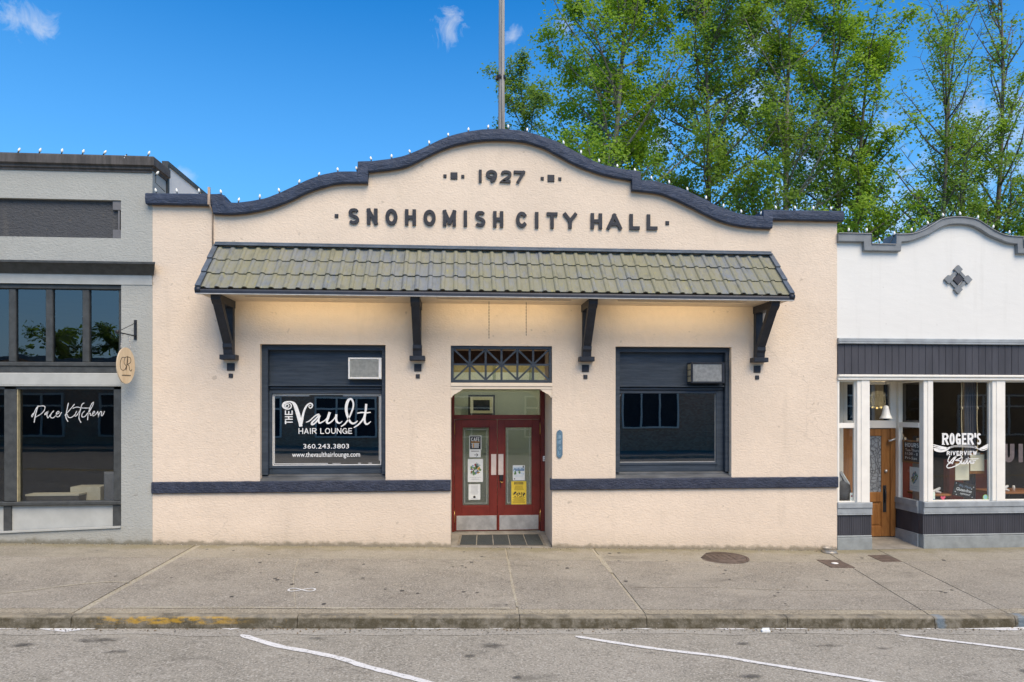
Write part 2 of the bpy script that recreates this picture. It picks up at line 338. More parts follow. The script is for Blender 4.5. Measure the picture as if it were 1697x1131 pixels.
def kerb_mat():
    t = NT('mossy_kerb_concrete'); x, y, z = t.sepz()
    gz = t.math('ADD', z, t.math('MULTIPLY', x, .0241))         # height along the sloping kerb
    c = t.mix(t.step(t.noise(3, 5, .65), .3, .7), (.125, .110, .080), (.205, .185, .145))
    c = t.mix(t.math('MULTIPLY', t.step(t.noise(48, 3, .7), .55, .7), .5), c, (.34, .31, .26))
    top = t.step(gz, -.075, -.052)
    moss = t.math('MULTIPLY', t.step(t.noise(7, 5, .7), .36, .60), t.math('SUBTRACT', 1.0, top))
    c = t.mix(t.math('MULTIPLY', moss, .75), c, (.052, .043, .022))
    pal = t.math('MULTIPLY', top, t.step(t.noise(5, 5, .7, None, (2, 2, 2)), .38, .6)); c = t.mix(t.math('MULTIPLY', pal, .6), c, (.36, .31, .22))
    # worn yellow kerb paint and two blue survey sprays
    yel = t.math('MULTIPLY', t.math('MULTIPLY', t.step(x, -4.25, -4.05), t.math('SUBTRACT', 1.0, t.step(x, -2.9, -2.3))), t.math('MULTIPLY', t.step(gz, -.145, -.12), t.math('SUBTRACT', 1.0, t.step(gz, -.058, -.05))))
    wear = t.step(t.noise(9, 5, .75, (.5, 1, 1.5), (1, 6, 0)), .42, .56)
    c = t.mix(t.math('MULTIPLY', t.math('MULTIPLY', yel, wear), .62), c, (.50, .29, .03))
    yel2 = t.math('MULTIPLY', t.math('MULTIPLY', t.step(x, -2.4, -1.8), t.math('SUBTRACT', 1.0, t.step(x, -.9, -.3))), t.step(t.noise(11, 5, .75), .60, .68))
    c = t.mix(t.math('MULTIPLY', yel2, .6), c, (.42, .26, .04))
    for bx in (5.98, 7.06):
        d = t.math('ABSOLUTE', t.math('SUBTRACT', x, bx))
        k = t.math('SUBTRACT', 1.0, t.step(t.math('ADD', d, t.math('MULTIPLY', t.noise(14, 4), .12)), .08, .14))
        c = t.mix(t.math('MULTIPLY', k, .38), c, (.13, .25, .36))
    nm = t.bump(t.noise(30, 4, .7), .8, .012); nm = t.bump(t.noise(7, 4, .6), .6, .03, nm)
    return t.done(t.bsdf(c, .92, 0, .2, nm))
m_kerb = kerb_mat()
def line_mat():
    t = NT('worn_white_road_paint'); c = t.mix(t.noise(6, 4), (.60, .59, .55), (.74, .73, .69))
    c = t.mix(t.math('MULTIPLY', t.step(t.noise(30, 4, .75), .55, .64), .85), c, (.27, .26, .22))
    return t.done(t.bsdf(c, .8, 0, .2, t.bump(t.noise(52, 3, .7), .4, .006)))
m_line = line_mat()
def stain_mat(name, col, a, b, seed):
    t = NT(name); tr = t.n('ShaderNodeBsdfTransparent')
    uv = t.n('ShaderNodeTexCoord').outputs['Generated']
    d = t.n('ShaderNodeVectorMath', operation='DISTANCE'); t.t.links.new(uv, d.inputs[0]); d.inputs[1].default_value = (.5, .5, .5)
    k = t.math('SUBTRACT', t.math('SUBTRACT', 1.0, t.math('MULTIPLY', d.outputs['Value'], 2.0)), t.math('MULTIPLY', t.noise(7, 6, .75, (.5, 1, 1), (seed, 0, 0)), 1.5))
    k = t.step(k, a, b)
    mx = t.n('ShaderNodeMixShader'); t.t.links.new(t.math('MULTIPLY', k, .55), mx.inputs[0]); t.t.links.new(tr.outputs[0], mx.inputs[1])
    t.t.links.new(t.bsdf(col, .6, 0, .3), mx.inputs[2]); return t.done(mx.outputs[0])
m_oil = stain_mat('oil_stain', (.055, .053, .048), -.35, .15, 2)
m_iron = plain('rusty_iron', (.115, .082, .062), .75, .25, 12, .6, 70)
m_ironrim = plain('pale_iron_rim', (.19, .165, .13), .8, .2, 12, .3, 60)

def brick_mat():
    t = NT('red_brown_brick'); b = t.n('ShaderNodeTexBrick'); m = t.n('ShaderNodeMapping'); m.inputs['Rotation'].default_value = (R(90), 0, 0)
    t.t.links.new(t.pos, m.inputs[0]); t.t.links.new(m.outputs[0], b.inputs['Vector'])
    b.inputs['Color1'].default_value = (.55, .26, .15, 1); b.inputs['Color2'].default_value = (.68, .42, .28, 1); b.inputs['Mortar'].default_value = (.30, .27, .23, 1)
    b.inputs['Scale'].default_value = 3.3
    return t.done(t.bsdf(b.outputs[0], .85))
m_brick = brick_mat()

# ---- mesh collector: world coordinates in, one mesh object out
def wloc(o):
    v = Vector((0, 0, 0))
    while o: v += o.location; o = o.parent
    return v
class MB:
    def __init__(s): s.v = []; s.f = []; s.mi = []; s.sm = []
    def add(s, vs, fs, mi=0, smooth=False):
        k = len(s.v); s.v += [tuple(p) for p in vs]
        for f in fs: s.f.append(tuple(k+i for i in f)); s.mi.append(mi); s.sm.append(smooth)
        return s
    def box(s, x0, x1, y0, y1, z0, z1, mi=0):
        if x0 > x1: x0, x1 = x1, x0
        if y0 > y1: y0, y1 = y1, y0
        if z0 > z1: z0, z1 = z1, z0
        v = [(x, y, z) for z in (z0, z1) for y in (y0, y1) for x in (x0, x1)]
        return s.add(v, [(0,2,3,1), (4,5,7,6), (0,1,5,4), (2,6,7,3), (0,4,6,2), (1,3,7,5)], mi)
    def bbox(s, x0, x1, y0, y1, z0, z1, b=.008, mi=0):      # box with chamfered edges facing -y
        if y0 > y1: y0, y1 = y1, y0
        v = [(x0, y1, z0), (x1, y1, z0), (x1, y1, z1), (x0, y1, z1),
             (x0, y0+b, z0), (x1, y0+b, z0), (x1, y0+b, z1), (x0, y0+b, z1),
             (x0+b, y0, z0+b), (x1-b, y0, z0+b), (x1-b, y0, z1-b), (x0+b, y0, z1-b)]
        f = [(0,3,2,1), (0,1,5,4), (1,2,6,5), (2,3,7,6), (3,0,4,7), (4,5,9,8), (5,6,10,9), (6,7,11,10), (7,4,8,11), (8,9,10,11)]
        return s.add(v, f, mi)
    def prism(s, poly, y0, y1, mi=0, axis='y'):             # polygon in xz (or yz for axis x, xy for axis z)
        n = len(poly)
        def q(a, b, d): return (a, d, b) if axis == 'y' else ((d, a, b) if axis == 'x' else (a, b, d))
        v = [q(a, b, y0) for a, b in poly] + [q(a, b, y1) for a, b in poly]
        f = [tuple(range(n)), tuple(range(2*n-1, n-1, -1))] + [(i, i+n, (i+1) % n + n, (i+1) % n) for i in range(n)]
        return s.add(v, f, mi)
    def tube(s, path, r, n=6, mi=0, cap=True):
        P = [Vector(p) for p in path]; rs = r if isinstance(r, (list, tuple)) else [r]*len(P)
        vs = []; k = len(P)
        u = None
        for i, p in enumerate(P):
            t = (P[min(i+1, k-1)]-P[max(i-1, 0)]); t = t.normalized() if t.length > 1e-9 else Vector((0, 0, 1))
            if u is None:
                a = Vector((1, 0, 0)) if abs(t.x) < .9 else Vector((0, 1, 0)); u = t.cross(a).normalized()
            else:
                u = (u - t*u.dot(t)); u = u.normalized() if u.length > 1e-6 else t.orthogonal().normalized()
            w = t.cross(u)
            for j in range(n):
                a = 2*math.pi*j/n; vs.append(p + (u*math.cos(a)+w*math.sin(a))*rs[i])
        fs = [(i*n+j, i*n+(j+1) % n, (i+1)*n+(j+1) % n, (i+1)*n+j) for i in range(k-1) for j in range(n)]
        if cap: fs += [tuple(range(n-1, -1, -1)), tuple((k-1)*n+j for j in range(n))]
        return s.add(vs, fs, mi, True)
    def lathe(s, prof, c, n=16, mi=0, axis='z'):            # profile of (radius, height)
        vs = []
        for r, h in prof:
            for j in range(n):
                a = 2*math.pi*j/n; x, y = r*math.cos(a), r*math.sin(a)
                vs.append((c[0]+x, c[1]+y, c[2]+h) if axis == 'z' else (c[0]+x, c[1]+h, c[2]+y))
        k = len(prof); fs = [(i*n+j, i*n+(j+1) % n, (i+1)*n+(j+1) % n, (i+1)*n+j) for i in range(k-1) for j in range(n)]
        fs += [tuple(range(n-1, -1, -1)), tuple((k-1)*n+j for j in range(n))]
        return s.add(vs, fs, mi, True)
    def disc(s, c, r, n=20, mi=0, rz=None, axis='y'):       # flat oval facing -y (or +z)
        rz = rz or r
        vs = [(c[0]+r*math.cos(2*math.pi*j/n), c[1], c[2]+rz*math.sin(2*math.pi*j/n)) if axis == 'y' else (c[0]+r*math.cos(2*math.pi*j/n), c[1]+rz*math.sin(2*math.pi*j/n), c[2]) for j in range(n)]
        return s.add(vs, [tuple(range(n))], mi)
    def ribbon(s, pts, w, yf, yb, ext=True, mi=0):          # stroke in the xz plane, front at yf, back at yb
        P = [Vector((p[0], p[1])) for p in pts]; n = len(P)
        ws = w if isinstance(w, (list, tuple)) else [w]*n
        closed = (P[0]-P[-1]).length < 1e-6 and n > 3
        if ext and not closed:
            a = (P[0]-P[1]).normalized(); P[0] = P[0]+a*ws[0]/2; b = (P[-1]-P[-2]).normalized(); P[-1] = P[-1]+b*ws[-1]/2
        L, Q = [], []
        for i in range(n):
            if closed: d1 = (P[i]-P[i-1 if i else n-2]); d2 = (P[(i+1) if i < n-1 else 1]-P[i])
            else: d1 = P[i]-P[max(i-1, 0)] if i else P[1]-P[0]; d2 = P[min(i+1, n-1)]-P[i] if i < n-1 else P[-1]-P[-2]
            if d1.length < 1e-9: d1 = d2
            if d2.length < 1e-9: d2 = d1
            n1 = Vector((-d1.y, d1.x)).normalized(); n2 = Vector((-d2.y, d2.x)).normalized()
            m = n1+n2; m = m.normalized() if m.length > 1e-4 else n1
            k = min(1/max(m.dot(n1), .35), 2.2)*ws[i]/2
            L.append(P[i]+m*k); Q.append(P[i]-m*k)
        v = [(a.x, yf, a.y) for a in L]+[(a.x, yf, a.y) for a in Q]+[(a.x, yb, a.y) for a in L]+[(a.x, yb, a.y) for a in Q]
        f = []
        for i in range(n-1):
            f += [(i, i+1, n+i+1, n+i), (i, 2*n+i, 2*n+i+1, i+1), (n+i, n+i+1, 3*n+i+1, 3*n+i)]
        if not closed: f += [(0, n, 3*n, 2*n), (n-1, 3*n-1, 4*n-1, 2*n-1)]
        return s.add(v, f, mi)
    def build(s, name, mats, parent=None, org=None, **props):
        if not isinstance(mats, (list, tuple)): mats = [mats]
        L = Vector(org) if org else Vector((0, 0, 0))
        base = wloc(parent) if parent else Vector((0, 0, 0))
        off = base+L if parent else L
        me = bpy.data.meshes.new(name); me.from_pydata([(x-off.x, y-off.y, z-off.z) for x, y, z in s.v], [], s.f)
        for m in mats: me.materials.append(m)
        me.polygons.foreach_set('material_index', s.mi); me.polygons.foreach_set('use_smooth', s.sm); me.update()
        o = bpy.data.objects.new(name, me); o.location = L; COL.objects.link(o)
        if parent: o.parent = parent
        for k, v in props.items(): o[k] = v
        return o
def thing(name, label, cat, loc=(0, 0, 0), group=None):
    o = bpy.data.objects.new(name, None); o.location = loc; o.empty_display_size = .2; COL.objects.link(o)
    o['label'] = label; o['category'] = cat
    if group: o['group'] = group
    return o
def tag(o, label, cat, group=None):
    o['label'] = label; o['category'] = cat
    if group: o['group'] = group
    return o
def dup(o, parent, loc, **props):
    c = o.copy(); COL.objects.link(c); c.parent = parent; c.location = loc
    for k, v in props.items(): c[k] = v
    return c
def cat(pts, k=5, closed=False):            # Catmull-Rom through points of any dimension
    P = [np.array(p, float) for p in pts]; out = []
    for i in range(len(P)-1):
        a, b, c, d = P[max(i-1, 0)], P[i], P[i+1], P[min(i+2, len(P)-1)]
        for j in range(k):
            t = j/k; out.append(.5*((2*b)+(-a+c)*t+(2*a-5*b+4*c-d)*t*t+(-a+3*b-3*c+d)*t**3))
    out.append(P[-1]); return [tuple(p) for p in out]
def text(mb, body, x0, x1, z0, z1, y, depth=.002, mi=0, bold=0.0):
    cu = bpy.data.curves.new('txt', 'FONT'); cu.body = body; cu.extrude = 0; cu.offset = bold; cu.resolution_u = 2
    ob = bpy.data.objects.new('txt', cu); COL.objects.link(ob); bpy.context.view_layer.update()
    ev = ob.evaluated_get(bpy.context.evaluated_depsgraph_get()); me = ev.to_mesh()
    vs = [tuple(v.co) for v in me.vertices]; fs = [tuple(p.vertices) for p in me.polygons]; ev.to_mesh_clear()
    bpy.data.objects.remove(ob); bpy.data.curves.remove(cu)
    ax = [v[0] for v in vs]; ay = [v[1] for v in vs]; a0, a1, b0, b1 = min(ax), max(ax), min(ay), max(ay)
    mb.add([(x0+(v[0]-a0)/(a1-a0)*(x1-x0), y-depth, z0+(v[1]-b0)/(b1-b0)*(z1-z0)) for v in vs], fs, mi)
def arc(cx, cz, rx, rz, a0, a1, n=10):
    return [(cx+rx*math.cos(R(a0+(a1-a0)*i/n)), cz+rz*math.sin(R(a0+(a1-a0)*i/n))) for i in range(n+1)]
Sp = cat([(.93,.88),(.76,.98),(.5,1),(.20,.96),(.03,.77),(.17,.60),(.5,.51),(.83,.41),(.98,.23),(.80,.04),(.5,0),(.22,.03),(.05,.12)], 3)
GL = {
 'A': [[(0,0),(.5,1)],[(.5,1),(1,0)],[(.2,.3),(.8,.3)]], 'B': [[(0,0),(0,1)],[(0,1),(.6,1)]+arc(.6,.76,.36,.24,90,-90,6)+[(0,.52)],[(.0,.5),(.6,.5)]+arc(.6,.25,.4,.25,90,-90,6)+[(0,0)]],
 'C': [arc(.5,.5,.5,.5,48,312,18)], 'E': [[(0,0),(0,1)],[(.02,1),(1,1)],[(.02,.5),(.85,.5)],[(.02,0),(1,0)]], 'F': [[(0,0),(0,1)],[(.02,1),(1,1)],[(.02,.5),(.8,.5)]],
 'G': [arc(.5,.5,.5,.5,48,330,18),[(1,.02),(1,.45),(.6,.45)]], 'H': [[(0,0),(0,1)],[(1,0),(1,1)],[(0,.5),(1,.5)]], 'I': [[(.5,0),(.5,1)]],
 'K': [[(0,0),(0,1)],[(1,1),(0,.45)],[(.3,.6),(1,0)]], 'L': [[(0,1),(0,0),(1,0)]], 'M': [[(0,0),(0,1)],[(0,1),(.5,.15)],[(.5,.15),(1,1)],[(1,1),(1,0)]],
 'N': [[(0,0),(0,1)],[(0,1),(1,0)],[(1,0),(1,1)]], 'O': [arc(.5,.5,.5,.5,90,450,28)], 'P': [[(0,0),(0,1)],[(0,1),(.6,1)]+arc(.6,.75,.4,.25,90,-90,6)+[(0,.5)]],
 'R': [[(0,0),(0,1)],[(0,1),(.6,1)]+arc(.6,.75,.4,.25,90,-90,6)+[(0,.5)],[(.5,.5),(1,0)]], 'S': [Sp], 'T': [[(.5,0),(.5,1)],[(0,1),(1,1)]],
 'U': [[(0,1),(0,.4)]+arc(.5,.4,.5,.4,180,360,10)+[(1,.4),(1,1)]], 'V': [[(0,1),(.5,0)],[(.5,0),(1,1)]], 'W': [[(0,1),(.25,0)],[(.25,0),(.5,.9)],[(.5,.9),(.75,0)],[(.75,0),(1,1)]],
 'Y': [[(0,1),(.5,.48)],[(1,1),(.5,.48)],[(.5,.48),(.5,0)]],
 '1': [[(.5,0),(.5,1)]], '2': [cat([(.02,.75),(.12,.93),(.45,1),(.85,.92),(.95,.7),(.8,.48),(.4,.22),(.05,0)],3)+[(1,0)]],
 '7': [[(0,1),(.98,1)],[(.98,1),(.35,0)]], '9': [arc(.5,.68,.46,.32,0,360,18),cat([(.96,.68),(.93,.4),(.75,.12),(.4,0)],4)], "'": [[(.5,1),(.4,.75)]],
}
def glyph(mb, ch, x0, x1, z0, z1, t, yf, yb, mi=0, tw=None):
    for i, pl in enumerate(GL[ch]):
        w = t
        P = [(x0+t/2+a*(x1-x0-t), z0+t/2+b*(z1-z0-t)) for a, b in pl]
        mb.ribbon(P, w*(.86 if ch == 'S' else 1), yf-.0007*i, yb, ch not in 'S29', mi)
def word(mb, s, x0, x1, z0, z1, t, yf, yb, gap=.28, mi=0):
    wd = {'I': .3, 'M': 1.15, 'W': 1.3, 'L': .8, 'E': .8, 'F': .75, "'": .3, '1': .3, ' ': .6, 'O': 1.1, 'G': 1.1}
    tot = sum(wd.get(c, 1) for c in s)+gap*(len(s)-1); u = (x1-x0)/tot; x = x0
    for c in s:
        w = wd.get(c, 1)*u
        if c != ' ': glyph(mb, c, x, x+max(w, t*1.05), z0, z1, t, yf, yb, mi)
        x += w+gap*u

# ------------------------------------------------------------------ ground, pavement, kerb, road
gr = MB(); gr.add([(-600, -600, -.9), (600, -600, -.9), (600, 900, -.9), (-600, 900, -.9)], [(0, 1, 2, 3)])
gr.build('ground', plain('dry_soil_and_grass', (.09, .10, .045), .95, .3, .4), kind='structure')
def sheet(xs, ys, zf, mb=None):
    mb = mb or MB(); n = len(xs); vs = [(x, y, zf(x, y)) for y in ys for x in xs]
    mb.add(vs, [(j*n+i, j*n+i+1, (j+1)*n+i+1, (j+1)*n+i) for j in range(len(ys)-1) for i in range(n-1)]); return mb
def roadz(x, y): return GY(x, -3.79)-.14
XS = [-60, -30, -16]+[i*1.0 for i in range(-15, 6)]+[6.4, 8, 12, 20, 40, 60]
sheet(XS, [-24.0, -14, -8, -5, -3.7], roadz).build('road', m_road, kind='structure')
def sheetg(y0, y1, name, mat, dz):
    random.seed(3); mb = MB(); xs = [-16+.35*i for i in range(100)]; vs = []
    for x in xs: vs += [(x, y0+random.uniform(-.05, .05), roadz(x, 0)+dz), (x, y1, roadz(x, 0)+dz)]
    mb.add(vs, [(2*i, 2*i+2, 2*i+3, 2*i+1) for i in range(99)]); return mb.build(name, mat, kind='structure')
sheetg(-4.02, -3.75, 'gutter', m_gutter, .004)
# flakes of old white paint along the gutter
fl = MB()
for x0, x1, w in ((-4.75, -4.15, .11), (-5.3, -4.9, .03), (-1.0, .0, .045), (2.05, 2.3, .04), (.35, .5, .03), (3.05, 3.5, .06), (3.75, 4.25, .05), (6.2, 7.4, .10), (5.7, 5.95, .03), (-2.75, -2.55, .05)):
    n = 7; vs = []
    for i in range(n+1):
        x = x0+(x1-x0)*i/n; k = math.sin(math.pi*(i+.3)/(n+.6)); vs += [(x, -3.80-w*k*random.uniform(.5, 1.25), roadz(x, 0)+.009), (x, -3.797, roadz(x, 0)+.009)]
    fl.add(vs, [(2*i, 2*i+2, 2*i+3, 2*i+1) for i in range(n)])
fl.build('gutter_paint', m_line, kind='structure')
def pline(pts, w, name):
    P = cat(pts, 5); mb = MB(); vs = []; n = len(P)
    for i, p in enumerate(P):
        a = Vector(P[min(i+1, n-1)])-Vector(P[max(i-1, 0)]); a.normalize(); q = Vector((-a.y, a.x))*w/2*(1+.10*math.sin(i*1.7)+.06*math.sin(i*3.1))
        if i == 0: q *= .4
        for s in (1, -1): vs.append((p[0]+q.x*s, p[1]+q.y*s, roadz(p[0], 0)+.008))
    mb.add(vs, [(2*i, 2*i+1, 2*i+3, 2*i+2) for i in range(n-1)]); return mb.build(name, m_line, kind='structure')
pline([(-2.47, -4.02), (-1.97, -4.38), (-1.59, -4.56), (-1.23, -4.76), (-.99, -4.95), (-.65, -5.17), (-.27, -5.42), (.6, -6.1), (2.2, -7.6)], .082, 'parking_line')
pline([(1.32, -4.08), (1.76, -4.31), (2.19, -4.51), (2.81, -4.74), (3.07, -4.89), (3.57, -5.15), (4.07, -5.42), (4.9, -5.95), (6.4, -7.2)], .068, 'parking_line')
pline([(5.27, -4.04), (5.72, -4.24), (6.41, -4.56), (7.2, -5.0), (8.6, -6.0)], .068, 'parking_line')
pline([(-6.3, -4.05), (-5.7, -4.4), (-5.0, -4.9), (-4.4, -5.5), (-3.2, -6.8)], .09, 'parking_line')
for i, (x, y, a, b) in enumerate(((-3.75, -4.22, .75, .22), (-3.5, -4.55, .35, .10), (.45, -4.40, .55, .22), (-.55, -5.1, .14, .09), (4.3, -4.42, .62, .17), (4.85, -4.52, .4, .12), (2.1, -4.62, .18, .08))):
    mb = MB(); mb.add([(x-a, y-b, roadz(x, 0)+.0125), (x+a, y-b, roadz(x+a, 0)+.0125), (x+a, y+b, roadz(x+a, 0)+.0125), (x-a, y+b, roadz(x-a, 0)+.0125)], [(0, 1, 2, 3)])
    mb.build('oil_stain', m_oil, kind='structure')

for i, (x, y, a, b) in enumerate(((-4.6, -4.35, .3, .12), (.1, -4.7, .25, .10), (3.2, -4.35, .22, .09), (5.9, -5.2, .3, .12), (.55, -5.3, .16, .10), (-2.2, -5.4, .5, .10), (2.9, -5.3, .35, .09), (-1.6, -4.15, .3, .08))):
    mb = MB(); n = 8; vs = [(x-a+2*a*k/n, yy, roadz(x-a+2*a*k/n, 0)+.0125+.0006*(i+1)) for yy in (y-b, y+b) for k in range(n+1)]
    mb.add(vs, [(k, k+1, n+2+k, n+1+k) for k in range(n)]); mb.build('oil_stain', m_oil, kind='structure')
rg_ = random.Random(12); gm = MB()
for i in range(90):                          # trodden gum and drip spots on the slabs
    x, y = rg_.uniform(-9, 10), rg_.uniform(-3.4, -.25); q = rg_.uniform(.012, .034)
    if abs(x+4.42) < .2: continue
    gm.disc((x, y, GY(x, y)+.0045), q, 8, 0, q*rg_.uniform(.7, 1.2), 'z')
gm.build('gum_spots', plain('trodden_gum', (.075, .068, .058), .85, .3, 20), kind='stuff')
gt = MB()
for i in range(1500):                        # grit and leaf crumbs gathered in the gutter and at the wall foot
    if rg_.random() < .7: x, y = rg_.uniform(-9, 11), -3.81-abs(rg_.gauss(0, .07)); z = roadz(x, 0)+.010
    else: x = rg_.uniform(-9, 6.7); y = -.02-abs(rg_.gauss(0, .05)); z = GY(x, y)+.004
    q = rg_.uniform(.004, .013); a = rg_.uniform(0, 3.1); c_, s_ = math.cos(a)*q, math.sin(a)*q; h = q*.8
    gt.add([(x+c_, y+s_, z), (x-s_, y+c_, z), (x-c_, y-s_, z), (x+s_, y-c_, z), (x, y, z+h)], [(0, 1, 4), (1, 2, 4), (2, 3, 4), (3, 0, 4)], rg_.choice((0, 0, 1, 2)))
gt.build('grit', [plain('pale_grit', (.36, .33, .27), .9, .3, 30), plain('dark_grit', (.08, .07, .055), .9, .3, 30), plain('brown_leaf_crumb', (.16, .10, .04), .9, .3, 30)], kind='stuff')

# pavement: a pale bed with separate concrete slabs on it
pv = sheet(XS, [-3.66, -1.8, 0, 1.3], lambda x, y: GY(x, y)-.012).build('pavement', m_joint, kind='structure')
JX = [(-16, -16), (-11.9, -11.8), (-8.2, -8.1), (-4.42, -4.43), (.775, .69), (2.31, 2.24), (6.55, 5.90), (7.55, 6.97), (10.6, 10.3), (14, 14), (18, 18)]
JW = {3: .10, 4: .028, 5: .045}
YR = [(-.02, -.92), (-.93, -3.48), (-3.50, -3.655)]
for i in range(len(JX)-1):
    for r, (ya, yb) in enumerate(YR):
        g0 = JW.get(i, .016)/2; g1 = JW.get(i+1, .016)/2
        def jx(k, y): a, b = JX[k]; return a+(b-a)*(y/-3.7)
        mb = MB(); yy = [ya, (ya+yb)/2, yb]; nx = 8; vs = []
        for y in yy:
            xa, xb = jx(i, y)+g0, jx(i+1, y)-g1
            for k in range(nx+1):
                x = xa+(xb-xa)*k/nx; vs.append((x, y, GY(x, y)+random.uniform(-.0012, .0012)))
        n1 = nx+1; nv = len(vs); fs = [(j*n1+k, (j+1)*n1+k, (j+1)*n1+k+1, j*n1+k+1) for j in range(2) for k in range(nx)]
        mb.add(vs+[(x, y, z-.02) for x, y, z in vs], fs+[(k, k+1, nv+k+1, nv+k) for k in range(nx)]+[(2*n1+k, nv+2*n1+k, nv+2*n1+k+1, 2*n1+k+1) for k in range(nx)]
               + [(j*n1, nv+j*n1, nv+(j+1)*n1, (j+1)*n1) for j in range(2)]+[(j*n1+nx, (j+1)*n1+nx, nv+(j+1)*n1+nx, nv+j*n1+nx) for j in range(2)])
        mb.build('slab', (m_slab_pale, m_slab, m_slab_edge)[r], pv)
# curved repair seam left of the joint, thin cracks on the right
def seam(pts, w, name='repair_seam'):
    P = cat(pts, 5); mb = MB(); vs = []; n = len(P); random.seed(len(pts)*7)
    for i, p in enumerate(P):
        a = Vector(P[min(i+1, n-1)])-Vector(P[max(i-1, 0)]); a.normalize(); q = Vector((-a.y, a.x))*w/2*random.uniform(.5, 1.3)
        for s in (1, -1): vs.append((p[0]+q.x*s, p[1]+q.y*s, GY(p[0], p[1])+.004))
    mb.add(vs, [(2*i, 2*i+1, 2*i+3, 2*i+2) for i in range(n-1)]); mb.build(name, m_joint, pv)
seam([(-6.4, -3.5), (-5.9, -3.0), (-5.45, -2.75), (-5.1, -2.5), (-4.75, -2.35), (-4.45, -2.36)], .05)
seam([(-7.6, -2.62), (-6.6, -2.66), (-5.75, -2.68)], .02)
seam([(2.32, -2.5), (3.5, -2.48), (4.6, -2.6), (5.9, -2.58), (6.9, -2.62)], .012)
seam([(-2.55, -.95), (-2.35, -2.1), (-2.0, -3.45)], .012)
seam([(2.295, -.55), (2.29, -1.0), (2.275, -1.7)], .075)
seam([(.76, -.9), (.72, -2.2), (.70, -3.4)], .035)
seam([(-4.0, -3.46), (-2.5, -3.45), (-1.2, -3.47), (.6, -3.46)], .06)
# painted survey figure on the pavement
mb = MB(); P8 = [(-2.11+.155*math.sin(2*a)*.9, -2.70+.085*math.sin(a)) for a in [i*2*math.pi/24 for i in range(25)]]
P8 = [(-2.10+.17*math.cos(i*2*math.pi/28), -2.69+.07*math.sin(2*i*2*math.pi/28)) for i in range(29)]
for a, b in zip(P8[:-1], P8[1:]):
    d = Vector((b[0]-a[0], b[1]-a[1])); q = Vector((-d.y, d.x)).normalized()*.014; d = d.normalized()*.006
    mb.add([(a[0]-d.x+q.x, a[1]-d.y+q.y, GY(a[0], a[1])+.006), (a[0]-d.x-q.x, a[1]-d.y-q.y, GY(a[0], a[1])+.006), (b[0]+d.x-q.x, b[1]+d.y-q.y, GY(b[0], b[1])+.006), (b[0]+d.x+q.x, b[1]+d.y+q.y, GY(b[0], b[1])+.006)], [(0, 1, 2, 3)])
mb.build('painted_mark', m_line, kind='structure')

kb = bpy.data.objects.new('kerb', None); COL.objects.link(kb); kb['kind'] = 'structure'
KX = [-16, -11.8, -8.1, -4.42, -1.9, .70, 2.24, 4.0, 5.9, 6.97, 10.3, 14, 18]
for i in range(len(KX)-1):
    a, b = KX[i]+.004, KX[i+1]-.004; n = max(6, int((b-a)/.12)); mb = MB(); vs = []
    prof = [(-3.665, -.001), (-3.745, .0), (-3.772, -.008), (-3.787, -.026), (-3.793, -.07), (-3.80, -.12), (-3.80, -.22)]
    for k in range(n+1):
        x = a+(b-a)*k/n; w = noise.noise((x*4, 1, 2))*.008+noise.noise((x*13, 5, 2))*.005
        for j, (y, dz) in enumerate(prof): vs.append((x, y-(w*(1 if j in (2, 3, 4) else .3)), GY(x, -3.7)+dz+(noise.noise((x*9, j, 7))*.004 if j < 3 else 0)))
    m = len(prof)
    mb.add(vs, [(k*m+j, k*m+j+1, (k+1)*m+j+1, (k+1)*m+j) for k in range(n) for j in range(m-1)]+[tuple(range(m)), tuple(n*m+j for j in range(m-1, -1, -1))])
    mb.build('kerb_stone', m_kerb, kb)

# ------------------------------------------------------------------ town hall
LO = [(-5.174,5.83),(-4.18,5.83),(-4.15,5.69),(-3.84,5.69),(-3.58,5.72),(-3.31,5.78),(-3.07,5.86),(-2.83,5.97),(-2.59,6.09),(-2.35,6.18),(-2.06,6.25),(-1.59,6.27),(-1.58,6.46),(-1.25,6.50),(-.91,6.58),(-.58,6.75),(-.24,6.91),(.11,7.01),(.45,7.06),(.80,7.07),(1.14,7.04),(1.42,6.96),(1.67,6.84),(1.95,6.70),(2.23,6.59),(2.55,6.50),(2.99,6.43),(3.0,6.25),(3.26,6.23),(3.50,6.20),(3.77,6.11),(4.04,5.99),(4.30,5.87),(4.58,5.75),(4.85,5.68),(5.18,5.64),(5.54,5.63),(5.545,5.79),(6.796,5.79)]
UP = [(-5.245,6.01),(-4.21,6.02),(-4.01,6.02),(-3.94,5.92),(-3.84,5.88),(-3.58,5.91),(-3.31,5.97),(-3.1,6.05),(-2.83,6.18),(-2.59,6.30),(-2.35,6.39),(-2.06,6.45),(-1.76,6.46),(-1.755,6.63),(-1.42,6.66),(-1.08,6.72),(-.85,6.80),(-.58,6.93),(-.30,7.07),(0,7.17),(.35,7.24),(.62,7.26),(.97,7.25),(1.32,7.18),(1.67,7.07),(1.95,6.93),(2.23,6.79),(2.48,6.69),(2.79,6.63),(3.15,6.59),(3.155,6.43),(3.39,6.43),(3.61,6.38),(3.85,6.32),(4.09,6.22),(4.34,6.11),(4.58,6.0),(4.82,5.92),(5.07,5.86),(5.37,5.85),(5.375,5.96),(6.865,5.97)]
def smooth_pl(L):                           # round the curves, keep the steps
    out = []; seg = [L[0]]
    for p in L[1:]:
        if p[0]-seg[-1][0] < .035: out += cat(seg, 4) if len(seg) > 2 else seg; seg = [p]
        else: seg.append(p)
    return out+(cat(seg, 4) if len(seg) > 2 else seg)
LOs, UPs = smooth_pl(LO), smooth_pl(UP)
